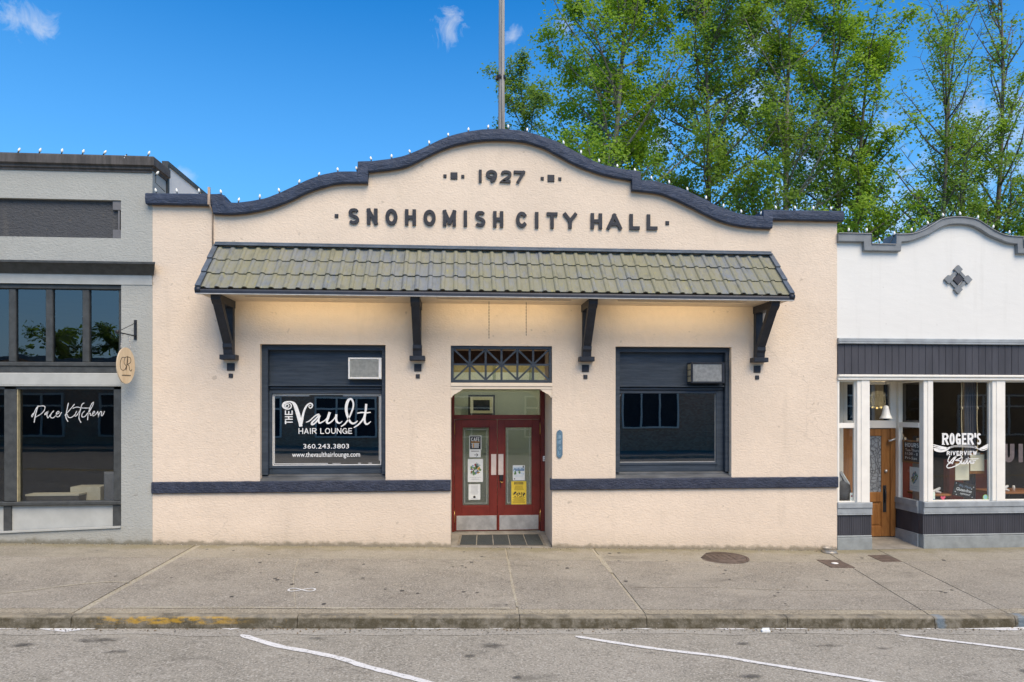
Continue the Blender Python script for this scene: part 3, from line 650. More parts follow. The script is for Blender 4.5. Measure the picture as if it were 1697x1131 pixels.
def fz(L, x):
    if x <= L[0][0]: return L[0][1]
    for (a, b), (c, d) in zip(L[:-1], L[1:]):
        if a <= x <= c: return b+(d-b)*(x-a)/(c-a) if c > a else d
    return L[-1][1]
hall = thing('town_hall', 'cream stucco single storey hall with curved navy parapet and red double doors', 'building', (.81, 0, 0))
def facade(mb, xs, zt, zb, y, openings, depth):
    xs = sorted(set(xs+[e for o in openings for e in (o[0], o[1])]))
    for a, b in zip(xs[:-1], xs[1:]):
        m = (a+b)/2; op = [o for o in openings if o[0] < m < o[1]]
        lv = [(None, None)]
        spans = []; za = None
        if op:
            o = op[0]
            if o[2] is not None: spans.append((zb(a), zb(b), o[2], o[2]))
            spans.append((o[3], o[3], zt(a+1e-5), zt(b-1e-5)))
        else: spans.append((zb(a), zb(b), zt(a+1e-5), zt(b-1e-5)))
        for z0, z1, z2, z3 in spans: mb.add([(a, y, z0), (b, y, z1), (b, y, z3), (a, y, z2)], [(0, 1, 2, 3)])
    for x0, x1, z0, z1, dp in openings:
        zz0 = z0 if z0 is not None else G(x0)-.1; zz1 = z0 if z0 is not None else G(x1)-.1
        mb.add([(x0, y, zz0), (x0, y+dp, zz0), (x0, y+dp, z1), (x0, y, z1)], [(0, 3, 2, 1)])
        mb.add([(x1, y, zz1), (x1, y+dp, zz1), (x1, y+dp, z1), (x1, y, z1)], [(0, 1, 2, 3)])
        mb.add([(x0, y, z1), (x0, y+dp, z1), (x1, y+dp, z1), (x1, y, z1)], [(0, 1, 2, 3)])
        if z0 is not None: mb.add([(x0, y, z0), (x0, y+dp, z0), (x1, y+dp, z0), (x1, y, z0)], [(0, 3, 2, 1)])
WL = (-3.41, -1.298, 1.16, 3.512); WR = (2.724, 4.829, 1.16, 3.512); DO = (-.178, 1.595, None, 3.508)
mb = MB()
xs = [p[0] for p in LOs]
facade(mb, xs, lambda x: fz(LOs, x)+.03, lambda x: G(x)-.1, 0, [(*WL, .30), (*WR, .30), (*DO, 1.10)], .3)
# sides, back and roof deck
mb.add([(-5.174, 0, -.2), (-5.174, 14, -.2), (-5.174, 14, 5.6), (-5.174, .28, 5.6), (-5.174, .28, 5.85), (-5.174, 0, 5.85)], [(0, 5, 4, 3, 2, 1)])
mb.add([(6.796, 0, -.3), (6.796, 14, -.3), (6.796, 14, 5.5), (6.796, .28, 5.5), (6.796, .28, 5.8), (6.796, 0, 5.8)], [(0, 1, 2, 3, 4, 5)])
mb.add([(-5.174, 14, -.3), (6.796, 14, -.3), (6.796, 14, 5.5), (-5.174, 14, 5.6)], [(0, 3, 2, 1)])
mb.add([(-5.174, .28, 5.3), (6.796, .28, 5.3), (6.796, 14, 5.2), (-5.174, 14, 5.2)], [(0, 1, 2, 3)])
for (a, b), (c, d) in zip(LOs[:-1], LOs[1:]): mb.add([(a, .28, 5.2), (c, .28, 5.2), (c, .28, d+.03), (a, .28, b+.03)], [(0, 3, 2, 1)])
mb.build('wall', m_cream, hall)
# coping: front strip with thickness, edges slightly uneven
cx_ = sorted(set([round(p[0], 4) for p in LOs+UPs]+[-5.245, 6.865]+[round(-5.2+.09*i, 4) for i in range(134)]))
cx_ = [x for x in cx_ if -5.245 <= x <= 6.865]
mb = MB(); vs = []
st = []
for x in cx_:
    st.append((x, fz(LOs, x), fz(UPs, x)))
rows = []
for x, lo, up in st:
    w1 = noise.noise((x*5, 0, 1))*.007; w2 = noise.noise((x*5, 4, 9))*.007
    rows.append([(x, .30, up+w2), (x, -.085, up+w2), (x, -.11, up-.02+w2), (x, -.115+noise.noise((x*6, 3, 3))*.012, (lo+up)/2), (x, -.105, lo+.015+w1), (x, -.09, lo+w1), (x, .0, lo+w1)])
m = len(rows[0])
mb.add([p for r in rows for p in r], [(i*m+j, i*m+j+1, (i+1)*m+j+1, (i+1)*m+j) for i in range(len(rows)-1) for j in range(m-1)]+[tuple(range(m-1, -1, -1)), tuple((len(rows)-1)*m+j for j in range(m))])
mb.build('coping', m_coping, hall)
# thin tan strip under the coping
m_tan = plain('tan_strip', (.36, .24, .15), .7, .15, 6); runs = [[]]
for (a, b), (c, d) in zip(LOs[:-1], LOs[1:]):
    if c-a > .035 or abs(d-b) < .08: runs[-1].append((a, b, c, d))
    elif runs[-1]: runs.append([])
for run in runs:
    mb = MB(); P = [(run[0][0], run[0][1])]+[(c, d) for a, b, c, d in run]; n = len(P)
    mb.add([q for x, z in P for q in ((x, .0, z-.014), (x, -.03, z-.014), (x, -.03, z+.012))], [(3*i+j, 3*i+j+1, 3*i+j+4, 3*i+j+3) for i in range(n-1) for j in (0, 1)]); mb.build('coping_strip', m_tan, hall)
for x0, x1, ends in ((-5.174, -.178, 0), (1.56, 6.796, 1)):         # the navy band, uneven masonry
    mb = MB(); n = int((x1-x0)/.11); rows = []
    for i in range(n+1):
        x = x0+(x1-x0)*i/n; q = noise.noise((x*7, 2, 5))*.006; q2 = noise.noise((x*7, 8, 5))*.006
        rows.append([(x, 0.0, 1.18+q), (x, -.035, 1.18+q), (x, -.048, 1.165+q), (x, -.05+noise.noise((x*5, 1, 1))*.01, 1.08), (x, -.048, 1.0+q2), (x, -.035, .985+q2), (x, 0.0, .985+q2)])
    m = 7; mb.add([p for r in rows for p in r], [(i*m+j, i*m+j+1, (i+1)*m+j+1, (i+1)*m+j) for i in range(n) for j in range(m-1)]+[tuple(range(m-1, -1, -1)), tuple(n*m+j for j in range(m))])
    if ends: mb.add([(1.575, -.035, .99), (1.575, .16, .99), (1.575, .16, 1.175), (1.575, -.035, 1.175), (1.60, .16, .99), (1.60, .16, 1.175)], [(0, 3, 2, 1), (1, 2, 5, 4)])
    mb.build('band', m_band, hall)
# raised letters and numerals
LET = [('S',-1.927,-1.739),('N',-1.607,-1.435),('O',-1.293,-1.096),('H',-.960,-.779),('O',-.643,-.441),('M',-.307,-.091),('I',.047,.106),('S',.24,.427),('H',.562,.732),('C',.962,1.154),('I',1.29,1.353),('T',1.501,1.683),('Y',1.796,2.025),('H',2.28,2.475),('A',2.568,2.828),('L',2.974,3.149),('L',3.286,3.469)]
for c, a, b in LET:
    mb = MB(); k = .004; glyph(mb, c, a-k, b+k, 5.575+random.uniform(-.004, .004), 5.85, .060, -.035, .01)
    mb.build('letter', m_letter, hall)
for c, a, b in [('1',.305,.365),('9',.424,.635),('2',.688,.888),('7',.918,1.118)]:
    mb = MB(); glyph(mb, c, a, b, 6.350, 6.565, .049, -.035, .01); mb.build('numeral', m_letter, hall)
def square(x, z, s, name='square_ornament'):
    mb = MB(); mb.bbox(x-s/2, x+s/2, -.02, .01, z-s/2, z+s/2, .005); return mb.build(name, m_letter, hall)
for x, z, s in ((-.277,6.445,.055),(-.121,6.452,.12),(.032,6.445,.055),(1.42,6.445,.055),(1.574,6.452,.12),(1.731,6.445,.055),(-2.127,5.715,.062),(3.655,5.71,.065)): square(x, z, s)
# thin conduit down the parapet
mb = MB(); mb.tube([(-4.20, -.13, 6.10), (-4.20, -.135, 5.84), (-4.185, -.02, 5.72), (-4.185, -.018, 5.15)], .012, 6); mb.box(-4.225, -4.19, -.14, -.1, 5.83, 6.12)
mb.build('conduit', plain('tan_painted_conduit', (.45, .33, .24), .6, .15, 8), hall)

# awning with separate tiles
aw = bpy.data.objects.new('awning', None); COL.objects.link(aw); aw.parent = hall; aw.location = (0, 0, 4.2)
AX0, AX1 = -4.16, 5.57; NT_ = 46; PIT = (AX1-AX0-.14)/NT_
yT, zT, yF, zF = -.03, 5.14, -.80, 4.315
sl = Vector((0, yF-yT, zF-zT)); Lsl = sl.length; sd = sl.normalized(); nn = Vector((0, sd.z, -sd.y)); nn = nn if nn.z > 0 else -nn
def tile_mesh():
    prof = []
    for i in range(6): a = math.pi*i/5; prof.append(((.040-.040*math.cos(a)), .025*math.sin(a)))      # the roll
    prof += [(.088, -.004), (.15, -.005), (.195, -.004), (PIT+.004, .002)]
    n = len(prof); Lt = Lsl/3+.03; vs = []
    for t, h in ((-.03, -.002), (Lt-.03, .020)):
        for x, z in prof: p = sd*t+nn*(z+h); vs.append((x, p.y, p.z))
    for x, z in prof: p = sd*(Lt-.03)+nn*(z+.020-.014); vs.append((x, p.y, p.z))
    fs = [(k, k+n, k+n+1, k+1) for k in range(n-1)]+[(n+k, 2*n+k, 2*n+k+1, n+k+1) for k in range(n-1)]
    me = bpy.data.meshes.new('roof_tile'); me.from_pydata(vs, [], fs); me.materials.append(m_tile)
    for p in me.polygons: p.use_smooth = True
    me.set_sharp_from_angle(angle=R(50)); me.update(); return me
tm = tile_mesh()
for r in range(3):
    for i in range(NT_):
        p = Vector((AX0+.07+i*PIT, yT, zT))+sd*(Lsl/3*r)
        o = bpy.data.objects.new('roof_tile', tm); COL.objects.link(o); o.parent = aw
        o.location = p-wloc(aw)+Vector((random.uniform(-.004, .004), 0, random.uniform(-.003, .004))); o.rotation_euler = (random.uniform(-.008, .008), 0, random.uniform(-.010, .010))
mb = MB()                                   # boarding under the tiles and the closed soffit
mb.add([(AX0+.04, yT, zT-.05), (AX1-.04, yT, zT-.05), (AX1-.04, yF+.02, zF-.06), (AX0+.04, yF+.02, zF-.06)], [(0, 3, 2, 1)])
mb.add([(AX0+.04, 0, 4.235), (AX0+.04, yF+.03, 4.235), (AX1-.04, yF+.03, 4.235), (AX1-.04, 0, 4.235)], [(0, 1, 2, 3)])
for x in (AX0+.04, AX1-.04): mb.add([(x, 0, 4.235), (x, yF+.03, 4.235), (x, yF+.03, zF-.04), (x, 0, zT-.02)], [(0, 1, 2, 3)])
mb.build('soffit', m_soffit, aw)
mb = MB(); mb.prism([(yF-.035, 4.232), (yF-.035, 4.275), (yF-.02, 4.30), (yF+.02, 4.305), (yF+.03, 4.232)], AX0-.01, AX1+.01, 0, 'x'); mb.build('fascia', m_fascia, aw)
mb = MB(); mb.box(AX0, AX1, yF-.04, yF+.03, 4.221, 4.2315); mb.build('drip_edge', m_drip, aw)
mb = MB()
for z0, z1, y in ((5.165, 5.19, -.095), (5.192, 5.235, -.045)): mb.prism([(y, z0), (y, z1-.01), (y+.012, z1), (0, z1+.005), (0, z0)], AX0+.02, AX1-.02, 0, 'x')
mb.build('ridge_flashing', m_flash, aw)
for x0, x1 in ((AX0-.01, AX0+.07), (AX1-.07, AX1+.01)):
    mb = MB()
    for r in range(3):
        a = Vector((0, yT, zT))+sd*(Lsl/3*r-.03); b = Vector((0, yT, zT))+sd*(Lsl/3*(r+1)+.005)
        q = [a+nn*(.035), b+nn*(.062), b-nn*.02, a-nn*.04]
        mb.prism([(p.y, p.z) for p in q], x0, x1, 0, 'x')
    c = Vector((0, yF, zF)); mb.tube([(x0, yF-.01, 4.29), (x1, yF-.01, 4.29)], .05, 10, 1)
    mb.build('edge_flashing', [m_flash, m_fascia], aw)
m_brk = plain('near_black_navy_paint', (.017, .021, .029), .5, .25, 9, .2, 30, fine=.06)
for x in (-3.89, -.745, 2.185, 5.30):
    h = .075; mb = MB()
    mb.prism([(0, 4.232), (0, 4.11), (-.58, 4.11), (-.60, 4.085), (-.66, 4.085), (-.69, 4.11), (-.73, 4.15), (-.745, 4.232)], x-h, x+h, 0, 'x')
    mb.prism([(-.001, 3.32), (-.001, 4.11), (-.10, 4.11), (-.10, 3.32)], x-h+.012, x+h-.012, 0, 'x')
    mb.prism([(-.55, 4.115), (-.68, 4.115), (-.185, 3.49), (-.085, 3.49)], x-h+.006, x+h-.006, 0, 'x')
    mb.prism([(-.04, 3.315), (-.15, 3.315), (-.165, 3.40), (-.195, 3.44), (-.195, 3.50), (-.04, 3.50)], x-h, x+h, 0, 'x')
    mb.build('bracket', m_brk, aw)
    mb = MB(); mb.bbox(x-.13, x+.13, -.19, .01, 3.236, 3.316, .008); mb.build('bracket_foot', m_brk, hall)
    square(x, 3.12, .125); square(x, 2.972, .07)

# slim strip lamps behind the fascia: the wall right below the soffit glows between the brackets
for i, (x, lb) in enumerate(((-2.35, 'left slim strip lamp under the awning above the lettered window'), (.72, 'middle slim strip lamp under the awning above the red doors'), (3.75, 'right slim strip lamp under the awning above the plain dark window'))):
    mb = MB(); mb.box(x-1.12, x+1.12, -.60, -.56, 4.215, 4.2345, 0); mb.box(x-1.10, x+1.10, -.557, -.5535, 4.218, 4.231, 1)
    o = mb.build('strip_lamp', [m_soffit, emit('lit_lamp_lens', (1, .80, .45), 2.0)], None, (x, -.58, 4.2)); tag(o, lb, 'lamp', 'strip lamps under the tiled awning')
    ld = bpy.data.lights.new('strip_light', 'AREA'); ld.shape = 'RECTANGLE'; ld.size = 2.2; ld.size_y = .02; ld.energy = 2.1; ld.color = (1, .88, .66)
    lo = bpy.data.objects.new('strip_light', ld); lo.location = (x, -.548, 4.222); lo.rotation_euler = (R(52), 0, 0); COL.objects.link(lo)

# windows of the hall
def hall_window(x0, x1, gx0, gx1, gz0, gz1, panel_z):
    w = bpy.data.objects.new('window', None); COL.objects.link(w); w.parent = hall; w.location = ((x0+x1)/2-.81, .2, 1.2)
    mb = MB(); y = .19                       # jambs, head, transom bar, sash
    mb.box(x0, x0+.10, .10, .30, 1.275, 3.51); mb.box(x1-.07, x1, .10, .30, 1.275, 3.51); mb.box(x0+.10, x1-.07, .10, .30, 3.425, 3.51)
    mb.bbox(x0+.10, x1-.07, .17, .30, 2.74, 2.80, .02); mb.bbox(x0+.10, x1-.07, .13, .30, 2.80, 2.825, .006)
    for a, b, c, d in ((x0+.10, gx0, 1.275, 2.74), (gx1, x1-.07, 1.275, 2.74), (gx0, gx1, gz1, 2.74), (gx0, gx1, 1.275, gz0)): mb.bbox(a, b, .20, .30, c, d, .006)
    mb.bbox(gx0-.045, gx0, .185, .21, gz0-.045, gz1+.045, .006); mb.bbox(gx1, gx1+.03, .185, .21, gz0-.045, gz1+.045, .006)
    mb.bbox(gx0, gx1, .185, .21, gz1, gz1+.04, .006); mb.bbox(gx0, gx1, .185, .21, gz0-.045, gz0, .006)
    mb.build('frame', m_blue, w)
    mb = MB(); mb.box(x0+.10, x1-.07, .215, .26, 2.825, 3.425); mb.build('panel', m_blue, w)
    mb = MB(); mb.add([(gx0, .235, gz0), (gx1, .235, gz0), (gx1, .235, gz1), (gx0, .235, gz1)], [(0, 1, 2, 3)]); mb.build('pane', m_glass_dark, w)
    mb = MB(); mb.prism([(.01, 1.165), (-.02, 1.168), (-.02, 1.185), (.13, 1.228), (.13, 1.25), (.20, 1.274), (.30, 1.274), (.30, 1.165)], x0+.002, x1-.002, 0, 'x')
    mb.build('sill', plain('dusty_navy_sill', (.085, .092, .098), .7, .35, 5, .3, 30, stretch=(.4, 1, 1)), w)
    return w
wl = hall_window(-3.41, -1.298, -3.265, -1.395, 1.42, 2.67, 2.8)
wr = hall_window(2.724, 4.829, 2.80, 4.62, 1.44, 2.685, 2.8)
m_bead = plain('pale_grey_bead', (.33, .33, .31), .6, .1, 8)
mb = MB(); mb.ribbon([(2.80, 1.446), (4.615, 1.446), (4.615, 2.685)], .012, .222, .232, False); mb.build('glazing_bead', m_bead, wr)
mb = MB(); mb.ribbon([(2.81, 2.55), (2.87, 2.67)], .012, .226, .23); mb.build('glazing_bead', m_bead, wr)
# vinyl lettering on the left window, drawn stroke by stroke
yv = .229
LV = MB()
def VL(pts, ws, k=4):
    s = .195*1000/1634/1000
    def q(px, py): return (-3.292+(px-30)/1634*1.0*2.0, 0)
    X0, Z0 = -3.292, 2.677; kx = (3.292-1.387)/(1580-28); kz = (2.677-1.414)/(1070-52)
    P = [(X0+(px-28)*kx, Z0-(py-52)*kz, w*kx) for (px, py), w in zip(pts, ws)]
    P = cat(P, k); LV.ribbon([(p[0], p[1]) for p in P], [max(p[2], .004) for p in P], yv-.0004*len(LV.f)/2000, yv+.004, True)
VL([(232,222),(250,205),(275,215),(272,240),(245,248),(222,225),(235,195),(275,188),(308,210),(306,250),(275,270),(225,262),(195,225),(215,185),(265,168),(320,175),(355,205),(380,265),(405,345),(425,420),(440,495)], [10,12,12,12,11,10,10,12,14,16,18,24,30,28,18,26,44,52,54,52,44])
VL([(440,495),(458,440),(470,370),(488,300),(515,240),(550,200),(585,192),(605,215),(595,248),(572,258),(555,238),(562,220),(580,222)], [36,34,30,26,26,20,20,18,16,14,12,10,8])
VL([(520,455),(560,440),(610,395),(660,355),(695,350),(660,400),(600,460),(600,488),(640,470),(690,410),(705,375)], [10,16,16,18,22,20,24,24,20,18,10])
VL([(705,372),(690,420),(700,465),(740,455),(800,410),(840,335)], [24,26,24,16,14,14])
VL([(842,332),(820,400),(805,450),(830,472),(890,430),(935,365)], [34,34,30,22,16,12])
VL([(938,360),(935,410),(950,455),(985,470),(1020,445)], [30,32,28,18,8])
VL([(1010,515),(1060,480),(1110,410),(1150,320),(1178,230),(1170,160),(1140,128),(1105,150),(1082,215),(1078,290),(1095,370),(1125,440),(1165,475),(1205,465),(1235,440)], [14,20,20,22,22,24,26,36,40,38,32,28,26,20,10])
VL([(1190,530),(1250,490),(1310,420),(1345,330),(1358,215)], [14,20,22,28,32])
VL([(1345,335),(1335,410),(1345,470),(1375,485),(1420,450)], [30,30,28,22,10])
VL([(1240,328),(1300,320),(1360,325),(1415,318)], [16,18,18,14])
kx = (3.292-1.387)/(1580-28); kz = (2.677-1.414)/(1070-52)
def vx(px): return -3.292+(px-28)*kx
def vz(py): return 2.677-(py-52)*kz
t_ = .016                                    # THE reads upwards
for pl in ([(480,225),(480,225)],):
    pass
def vb(a, b, c, d, k=0): LV.box(vx(a), vx(b), yv-.0003*k, yv+.004, vz(d), vz(c))
vb(222,330,448,462,1); vb(222,240,430,482,2)             # T on its side
vb(222,330,372,386,1); vb(222,330,408,422,1); vb(268,284,386,408,2)      # H
vb(222,330,340,354,1); vb(222,238,292,340,2); vb(268,284,300,340,2); vb(314,330,292,340,2)   # E
word(LV, 'HAIR', vx(412), vx(662), vz(620), vz(540), .013, yv-.001, yv+.004, .22)
word(LV, 'LOUNGE', vx(715), vx(1160), vz(620), vz(540), .013, yv-.001, yv+.004, .22)
text(LV, '360.243.3803', vx(478), vx(1118), vz(828), vz(762), yv, .001, 0, .0)
text(LV, 'www.thevaulthairlounge.com', vx(322), vx(1272), vz(968), vz(875), yv, .001, 0, .004)
for a, b, c, d in ((-3.262,-1.398,2.652,2.667),(-3.262,-3.247,1.424,2.652),(-1.413,-1.398,1.424,2.652),(-3.247,-1.413,1.424,1.437)): LV.box(a, b, yv, yv+.004, c, d)
for a, b, c, d in ((-3.235,-2.64,2.632,2.640),(-2.06,-1.428,2.632,2.640),(-3.235,-3.227,1.452,2.632),(-1.436,-1.428,1.50,2.632),(-3.227,-2.32,1.452,1.459),(-2.24,-2.1,1.452,1.457),(-1.8,-1.75,1.452,1.459),(-1.62,-1.56,1.452,1.459)): LV.box(a, b, yv, yv+.004, c, d)
LV.build('window_lettering', m_vinyl, wl)

# rooms behind the hall's openings
def room(name, x0, x1, y0, y1, z0, z1, wall, floor, parent):
    mb = MB(); mb.add([(x0, y0, z0), (x1, y0, z0), (x1, y1, z0), (x0, y1, z0)], [(0, 1, 2, 3)], 1)
    mb.add([(x0, y0, z1), (x1, y0, z1), (x1, y1, z1), (x0, y1, z1)], [(3, 2, 1, 0)])
    mb.add([(x0, y1, z0), (x1, y1, z0), (x1, y1, z1), (x0, y1, z1)], [(0, 1, 2, 3)])
    mb.add([(x0, y0, z0), (x0, y1, z0), (x0, y1, z1), (x0, y0, z1)], [(0, 1, 2, 3)])
    mb.add([(x1, y0, z0), (x1, y1, z0), (x1, y1, z1), (x1, y0, z1)], [(3, 2, 1, 0)])
    return mb.build(name, [wall, floor], parent)
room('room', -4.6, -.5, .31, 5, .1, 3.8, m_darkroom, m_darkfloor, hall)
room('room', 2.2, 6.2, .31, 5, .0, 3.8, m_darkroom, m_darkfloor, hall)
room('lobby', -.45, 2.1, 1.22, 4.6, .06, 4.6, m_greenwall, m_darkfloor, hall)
# lobby: ochre upper wall band, framed picture, pendant
mb = MB(); mb.box(-.44, 2.09, 4.5, 4.59, 3.27, 4.58); mb.build('upper_wall', m_ochrewall, hall)
mb = MB(); mb.box(-.44, 2.09, 4.40, 4.499, 3.0, 3.27); mb.build('ledge', m_paper, hall)
mb = MB(); mb.box(.17, .80, 4.28, 4.32, 2.25, 2.73, 0); mb.box(.215, .755, 4.274, 4.28, 2.295, 2.685, 1); mb.box(.29, .68, 4.268, 4.274, 2.36, 2.61, 2)
tag(mb.build('picture', [m_blackmetal, m_cream_paper, m_slate], None, (.485, 4.3, 2.5)), 'dark framed picture seen through the glass above the red doors', 'picture')
ld = bpy.data.lights.new('lobby_light', 'POINT'); ld.energy = 26; ld.color = (1, .93, .80); ld.shadow_soft_size = .12
lo = bpy.data.objects.new('lobby_light', ld); lo.location = (.9, 2.8, 4.2); COL.objects.link(lo)
mb = MB(); mb.lathe([(.03, .16), (.10, .10), (.12, 0), (.07, -.06)], (.9, 2.8, 4.38), 12); mb.tube([(.9, 2.8, 4.6), (.9, 2.8, 4.5)], .01, 5)
tag(mb.build('lobby_lamp', emit('lit_lamp_globe', (1, .9, .7), 3), None, (.9, 2.8, 4.4)), 'glowing ceiling lamp in the lobby behind the red doors', 'lamp')

# recessed entrance
mb = MB()
mb.add([(-.178, 0, G(-.178)-.005), (1.595, 0, G(1.595)-.003), (1.595, 1.04, .055), (-.178, 1.04, .065)], [(0, 1, 2, 3)])
mb.box(-.178, 1.595, 1.04, 1.22, -.05, .075)
mb.build('entrance_floor', m_concrete, hall)
mt = thing('entrance_mat', 'dark ribbed mat let into the floor of the recessed red entrance', 'mat', (.72, .5, .04))
def ez(x, y): return (G(x)-.005)*(1-y/1.04)+.06*y/1.04
mb = MB()
for (xa, ya), (xb, yb) in (((-.05, .14), (1.49, .14)), ((-.01, .86), (1.47, .86)), ((-.05, .14), (-.01, .86)), ((1.49, .14), (1.47, .86))):
    dx, dy = (0, .02) if ya == yb else (.02, 0)
    mb.add([(xa-dx, ya-dy, ez(xa, ya)+.007), (xb-dx if ya == yb else xb-dx, yb-dy, ez(xb, yb)+.007), (xb+dx, yb+dy, ez(xb, yb)+.0071), (xa+dx, ya+dy, ez(xa, ya)+.0071)], [(0, 1, 2, 3)])
mb.build('mat_frame', m_ironrim, mt)
for i in range(5):
    a0, a1 = i/5+.006, (i+1)/5-.006; mb = MB()
    def mx(a, y): l = -.03+.04*(y-.14)/.72; r = 1.47-.02*(y-.14)/.72; return l+(r-l)*a
    vs = [(mx(a, y), y, ez(mx(a, y), y)+h) for h in (.003, .012) for a, y in ((a0, .16), (a1, .16), (a1, .84), (a0, .84))]
    mb.add(vs, [(4, 5, 6, 7), (0, 1, 5, 4), (1, 2, 6, 5), (2, 3, 7, 6), (3, 0, 4, 7)]); mb.build('mat_panel', m_mat, mt)
fr = bpy.data.objects.new('door_frame', None); COL.objects.link(fr); fr.parent = hall; fr.location = (-.1, 1.1, 0)
mb = MB()
mb.bbox(-.178, -.125, 1.06, 1.2, .075, 2.86, .006); mb.bbox(1.512, 1.594, 1.03, 1.2, .075, 2.86, .01); mb.bbox(-.125, 1.512, 1.07, 1.2, 2.208, 2.29, .006); mb.bbox(-.125, 1.512, 1.07, 1.2, 2.80, 2.86, .006)
mb.build('jamb', m_redframe, fr)
mb = MB(); mb.box(-.125, 1.512, 1.12, 1.13, 2.29, 2.80); mb.build('pane', m_glass, fr)
mb = MB(); mb.bbox(-.178, 1.595, 1.05, 1.2, 3.25, 3.508, .006); mb.build('beam', plain('dark_brown_beam', (.055, .028, .02), .6, .2, 6), fr)
mb = MB(); mb.box(-.178, 1.595, 1.14, 1.15, 2.86, 3.25); mb.box(.60, .66, 1.12, 1.16, 2.86, 3.25); mb.box(1.30, 1.36, 1.12, 1.16, 2.86, 3.25); mb.build('pane', m_glass, fr)
mb = MB(); mb.bbox(1.555, 1.605, 1.005, 1.03, 1.41, 1.507, .006); mb.box(1.568, 1.592, 1.001, 1.005, 1.47, 1.485, 1); mb.disc((1.58, 1.0, 1.44), .012, 10, 1)
mb.build('bell_push', [m_acwhite, m_greyink], hall)
def leaf(x0, x1, gx0, gx1, mirror):
    d = bpy.data.objects.new('door', None); COL.objects.link(d); d.parent = hall; d.location = (x0-.81, 1.1, .08)
    mb = MB(); y0, y1 = 1.10, 1.145; z0, z1 = .085, 2.204; gz0, gz1 = .555, 2.067
    mb.bbox(x0, gx0, y0, y1, z0, z1, .004); mb.bbox(gx1, x1, y0, y1, z0, z1, .004); mb.bbox(gx0, gx1, y0, y1, z0, gz0, .003); mb.bbox(gx0, gx1, y0, y1, gz1, z1, .003)
    for a, b, c, e in ((gx0, gx0+.018, gz0, gz1), (gx1-.018, gx1, gz0, gz1), (gx0+.018, gx1-.018, gz0, gz0+.018), (gx0+.018, gx1-.018, gz1-.018, gz1)): mb.box(a, b, 1.112, 1.14, c, e)
    mb.build('stile_and_rail', m_red, d)
    mb = MB(); mb.box(gx0+.01, gx1-.01, 1.124, 1.130, gz0+.01, gz1-.01); mb.build('pane', m_glass, d)
    mb = MB(); g = .055; mb.ribbon([(gx0+g, gz0+g), (gx1-g, gz0+g), (gx1-g, gz1-g), (gx0+g, gz1-g), (gx0+g, gz0+g)], .010, 1.1225, 1.124, False); mb.build('bevel_line', plain('pale_glass_bevel', (.33, .37, .34), .3, .2, 20), d)
    mb = MB(); mb.bbox(x0+.035, x1-.012 if not mirror else x1-.03, 1.094, 1.10, .10, .375, .002); mb.build('kick_plate', m_steel, d)
    px = (.572, .669) if not mirror else (.709, .806)
    mb = MB(); mb.bbox(px[0], px[1], 1.093, 1.10, 1.147, 1.543, .002); mb.build('push_plate', m_plate, d)
    hx = x0-.004 if not mirror else x1+.004
    for z in (1.92, .25):
        mb = MB(); mb.tube([(hx, 1.088, z), (hx, 1.088, z+.225)], .013, 8); mb.build('hinge', m_brass, d)
    return d
dl = leaf(-.122, .688, .014, .546, False); dr = leaf(.694, 1.508, .832, 1.364, True)
mb = MB(); mb.bbox(.73, .80, 1.07, 1.10, 1.04, 1.14, .012); mb.tube([(.745, 1.07, 1.035), (.745, 1.045, 1.02), (.77, 1.04, 1.005), (.80, 1.045, 1.02)], .008, 6, 1); mb.box(.745, .757, 1.09, 1.10, .90, 1.0, 0)
mb.build('lock', [m_blackmetal, m_brass], dr)
# lattice fanlight and carved header
fa = bpy.data.objects.new('fanlight', None); COL.objects.link(fa); fa.parent = hall; fa.location = (-.1, .05, 2.87)
fx0, fx1, fz0, fz1 = -.178, 1.595, 2.866, 3.508
mb = MB(); mb.bbox(fx0, fx0+.05, .03, .12, fz0, fz1, .006); mb.bbox(fx1-.05, fx1, .03, .12, fz0, fz1, .006); mb.bbox(fx0+.05, fx1-.05, .03, .12, fz1-.055, fz1, .006); mb.bbox(fx0+.05, fx1-.05, .03, .12, fz0, fz0+.05, .006)
mb.build('frame', m_blue, fa)
ix0, ix1, iz0, iz1 = fx0+.05, fx1-.05, fz0+.05, fz1-.055; mz = (iz0+iz1)/2; wd = (ix1-ix0)/3
def bar(a, b, y, w=.032):
    mb = MB(); mb.ribbon([a, b], w, y, y+.03, False); mb.build('lattice_bar', m_blue, fa)
bar((ix0, mz), (ix1, mz), .055)
for k in range(1, 6): bar((ix0+wd*k/2, iz0), (ix0+wd*k/2, iz1), .052+.002*(k % 2), .036)
for k in range(3):
    a, b = ix0+wd*k, ix0+wd*(k+1); bar((a, iz0), (b, iz1), .046); bar((a, iz1), (b, iz0), .043)
mb = MB(); mb.bbox(-.178, 1.595, -.012, .13, 2.80, 2.862, .006); mb.bbox(-.178, 1.595, .003, .13, 2.752, 2.80, .004); mb.build('header', m_creamtrim, hall)
for s in (0, 1):
    mb = MB(); P = [(0, 0), (0, -.145), (.022, -.145), (.03, -.115), (.055, -.105), (.062, -.085), (.095, -.078), (.115, -.062), (.14, -.045), (.165, -.038), (.172, -.02), (.20, -.015), (.20, 0)]
    P = [(-.176+a, 2.752+b) if s == 0 else (1.593-a, 2.752+b) for a, b in P]
    if s: P = P[::-1]
    v = [(a, .012, b) for a, b in P]; n = len(P); v += [(a, .07, b) for a, b in P]
    tri = [(0, i, i+1) for i in range(1, n-1)] if s == 0 else [(n-1, i, i+1) for i in range(0, n-2)]
    mb.add(v, tri+[(i, i+n, (i+1) % n+n, (i+1) % n) for i in range(n)]); mb.build('corner_bracket', m_creamtrim, hall)

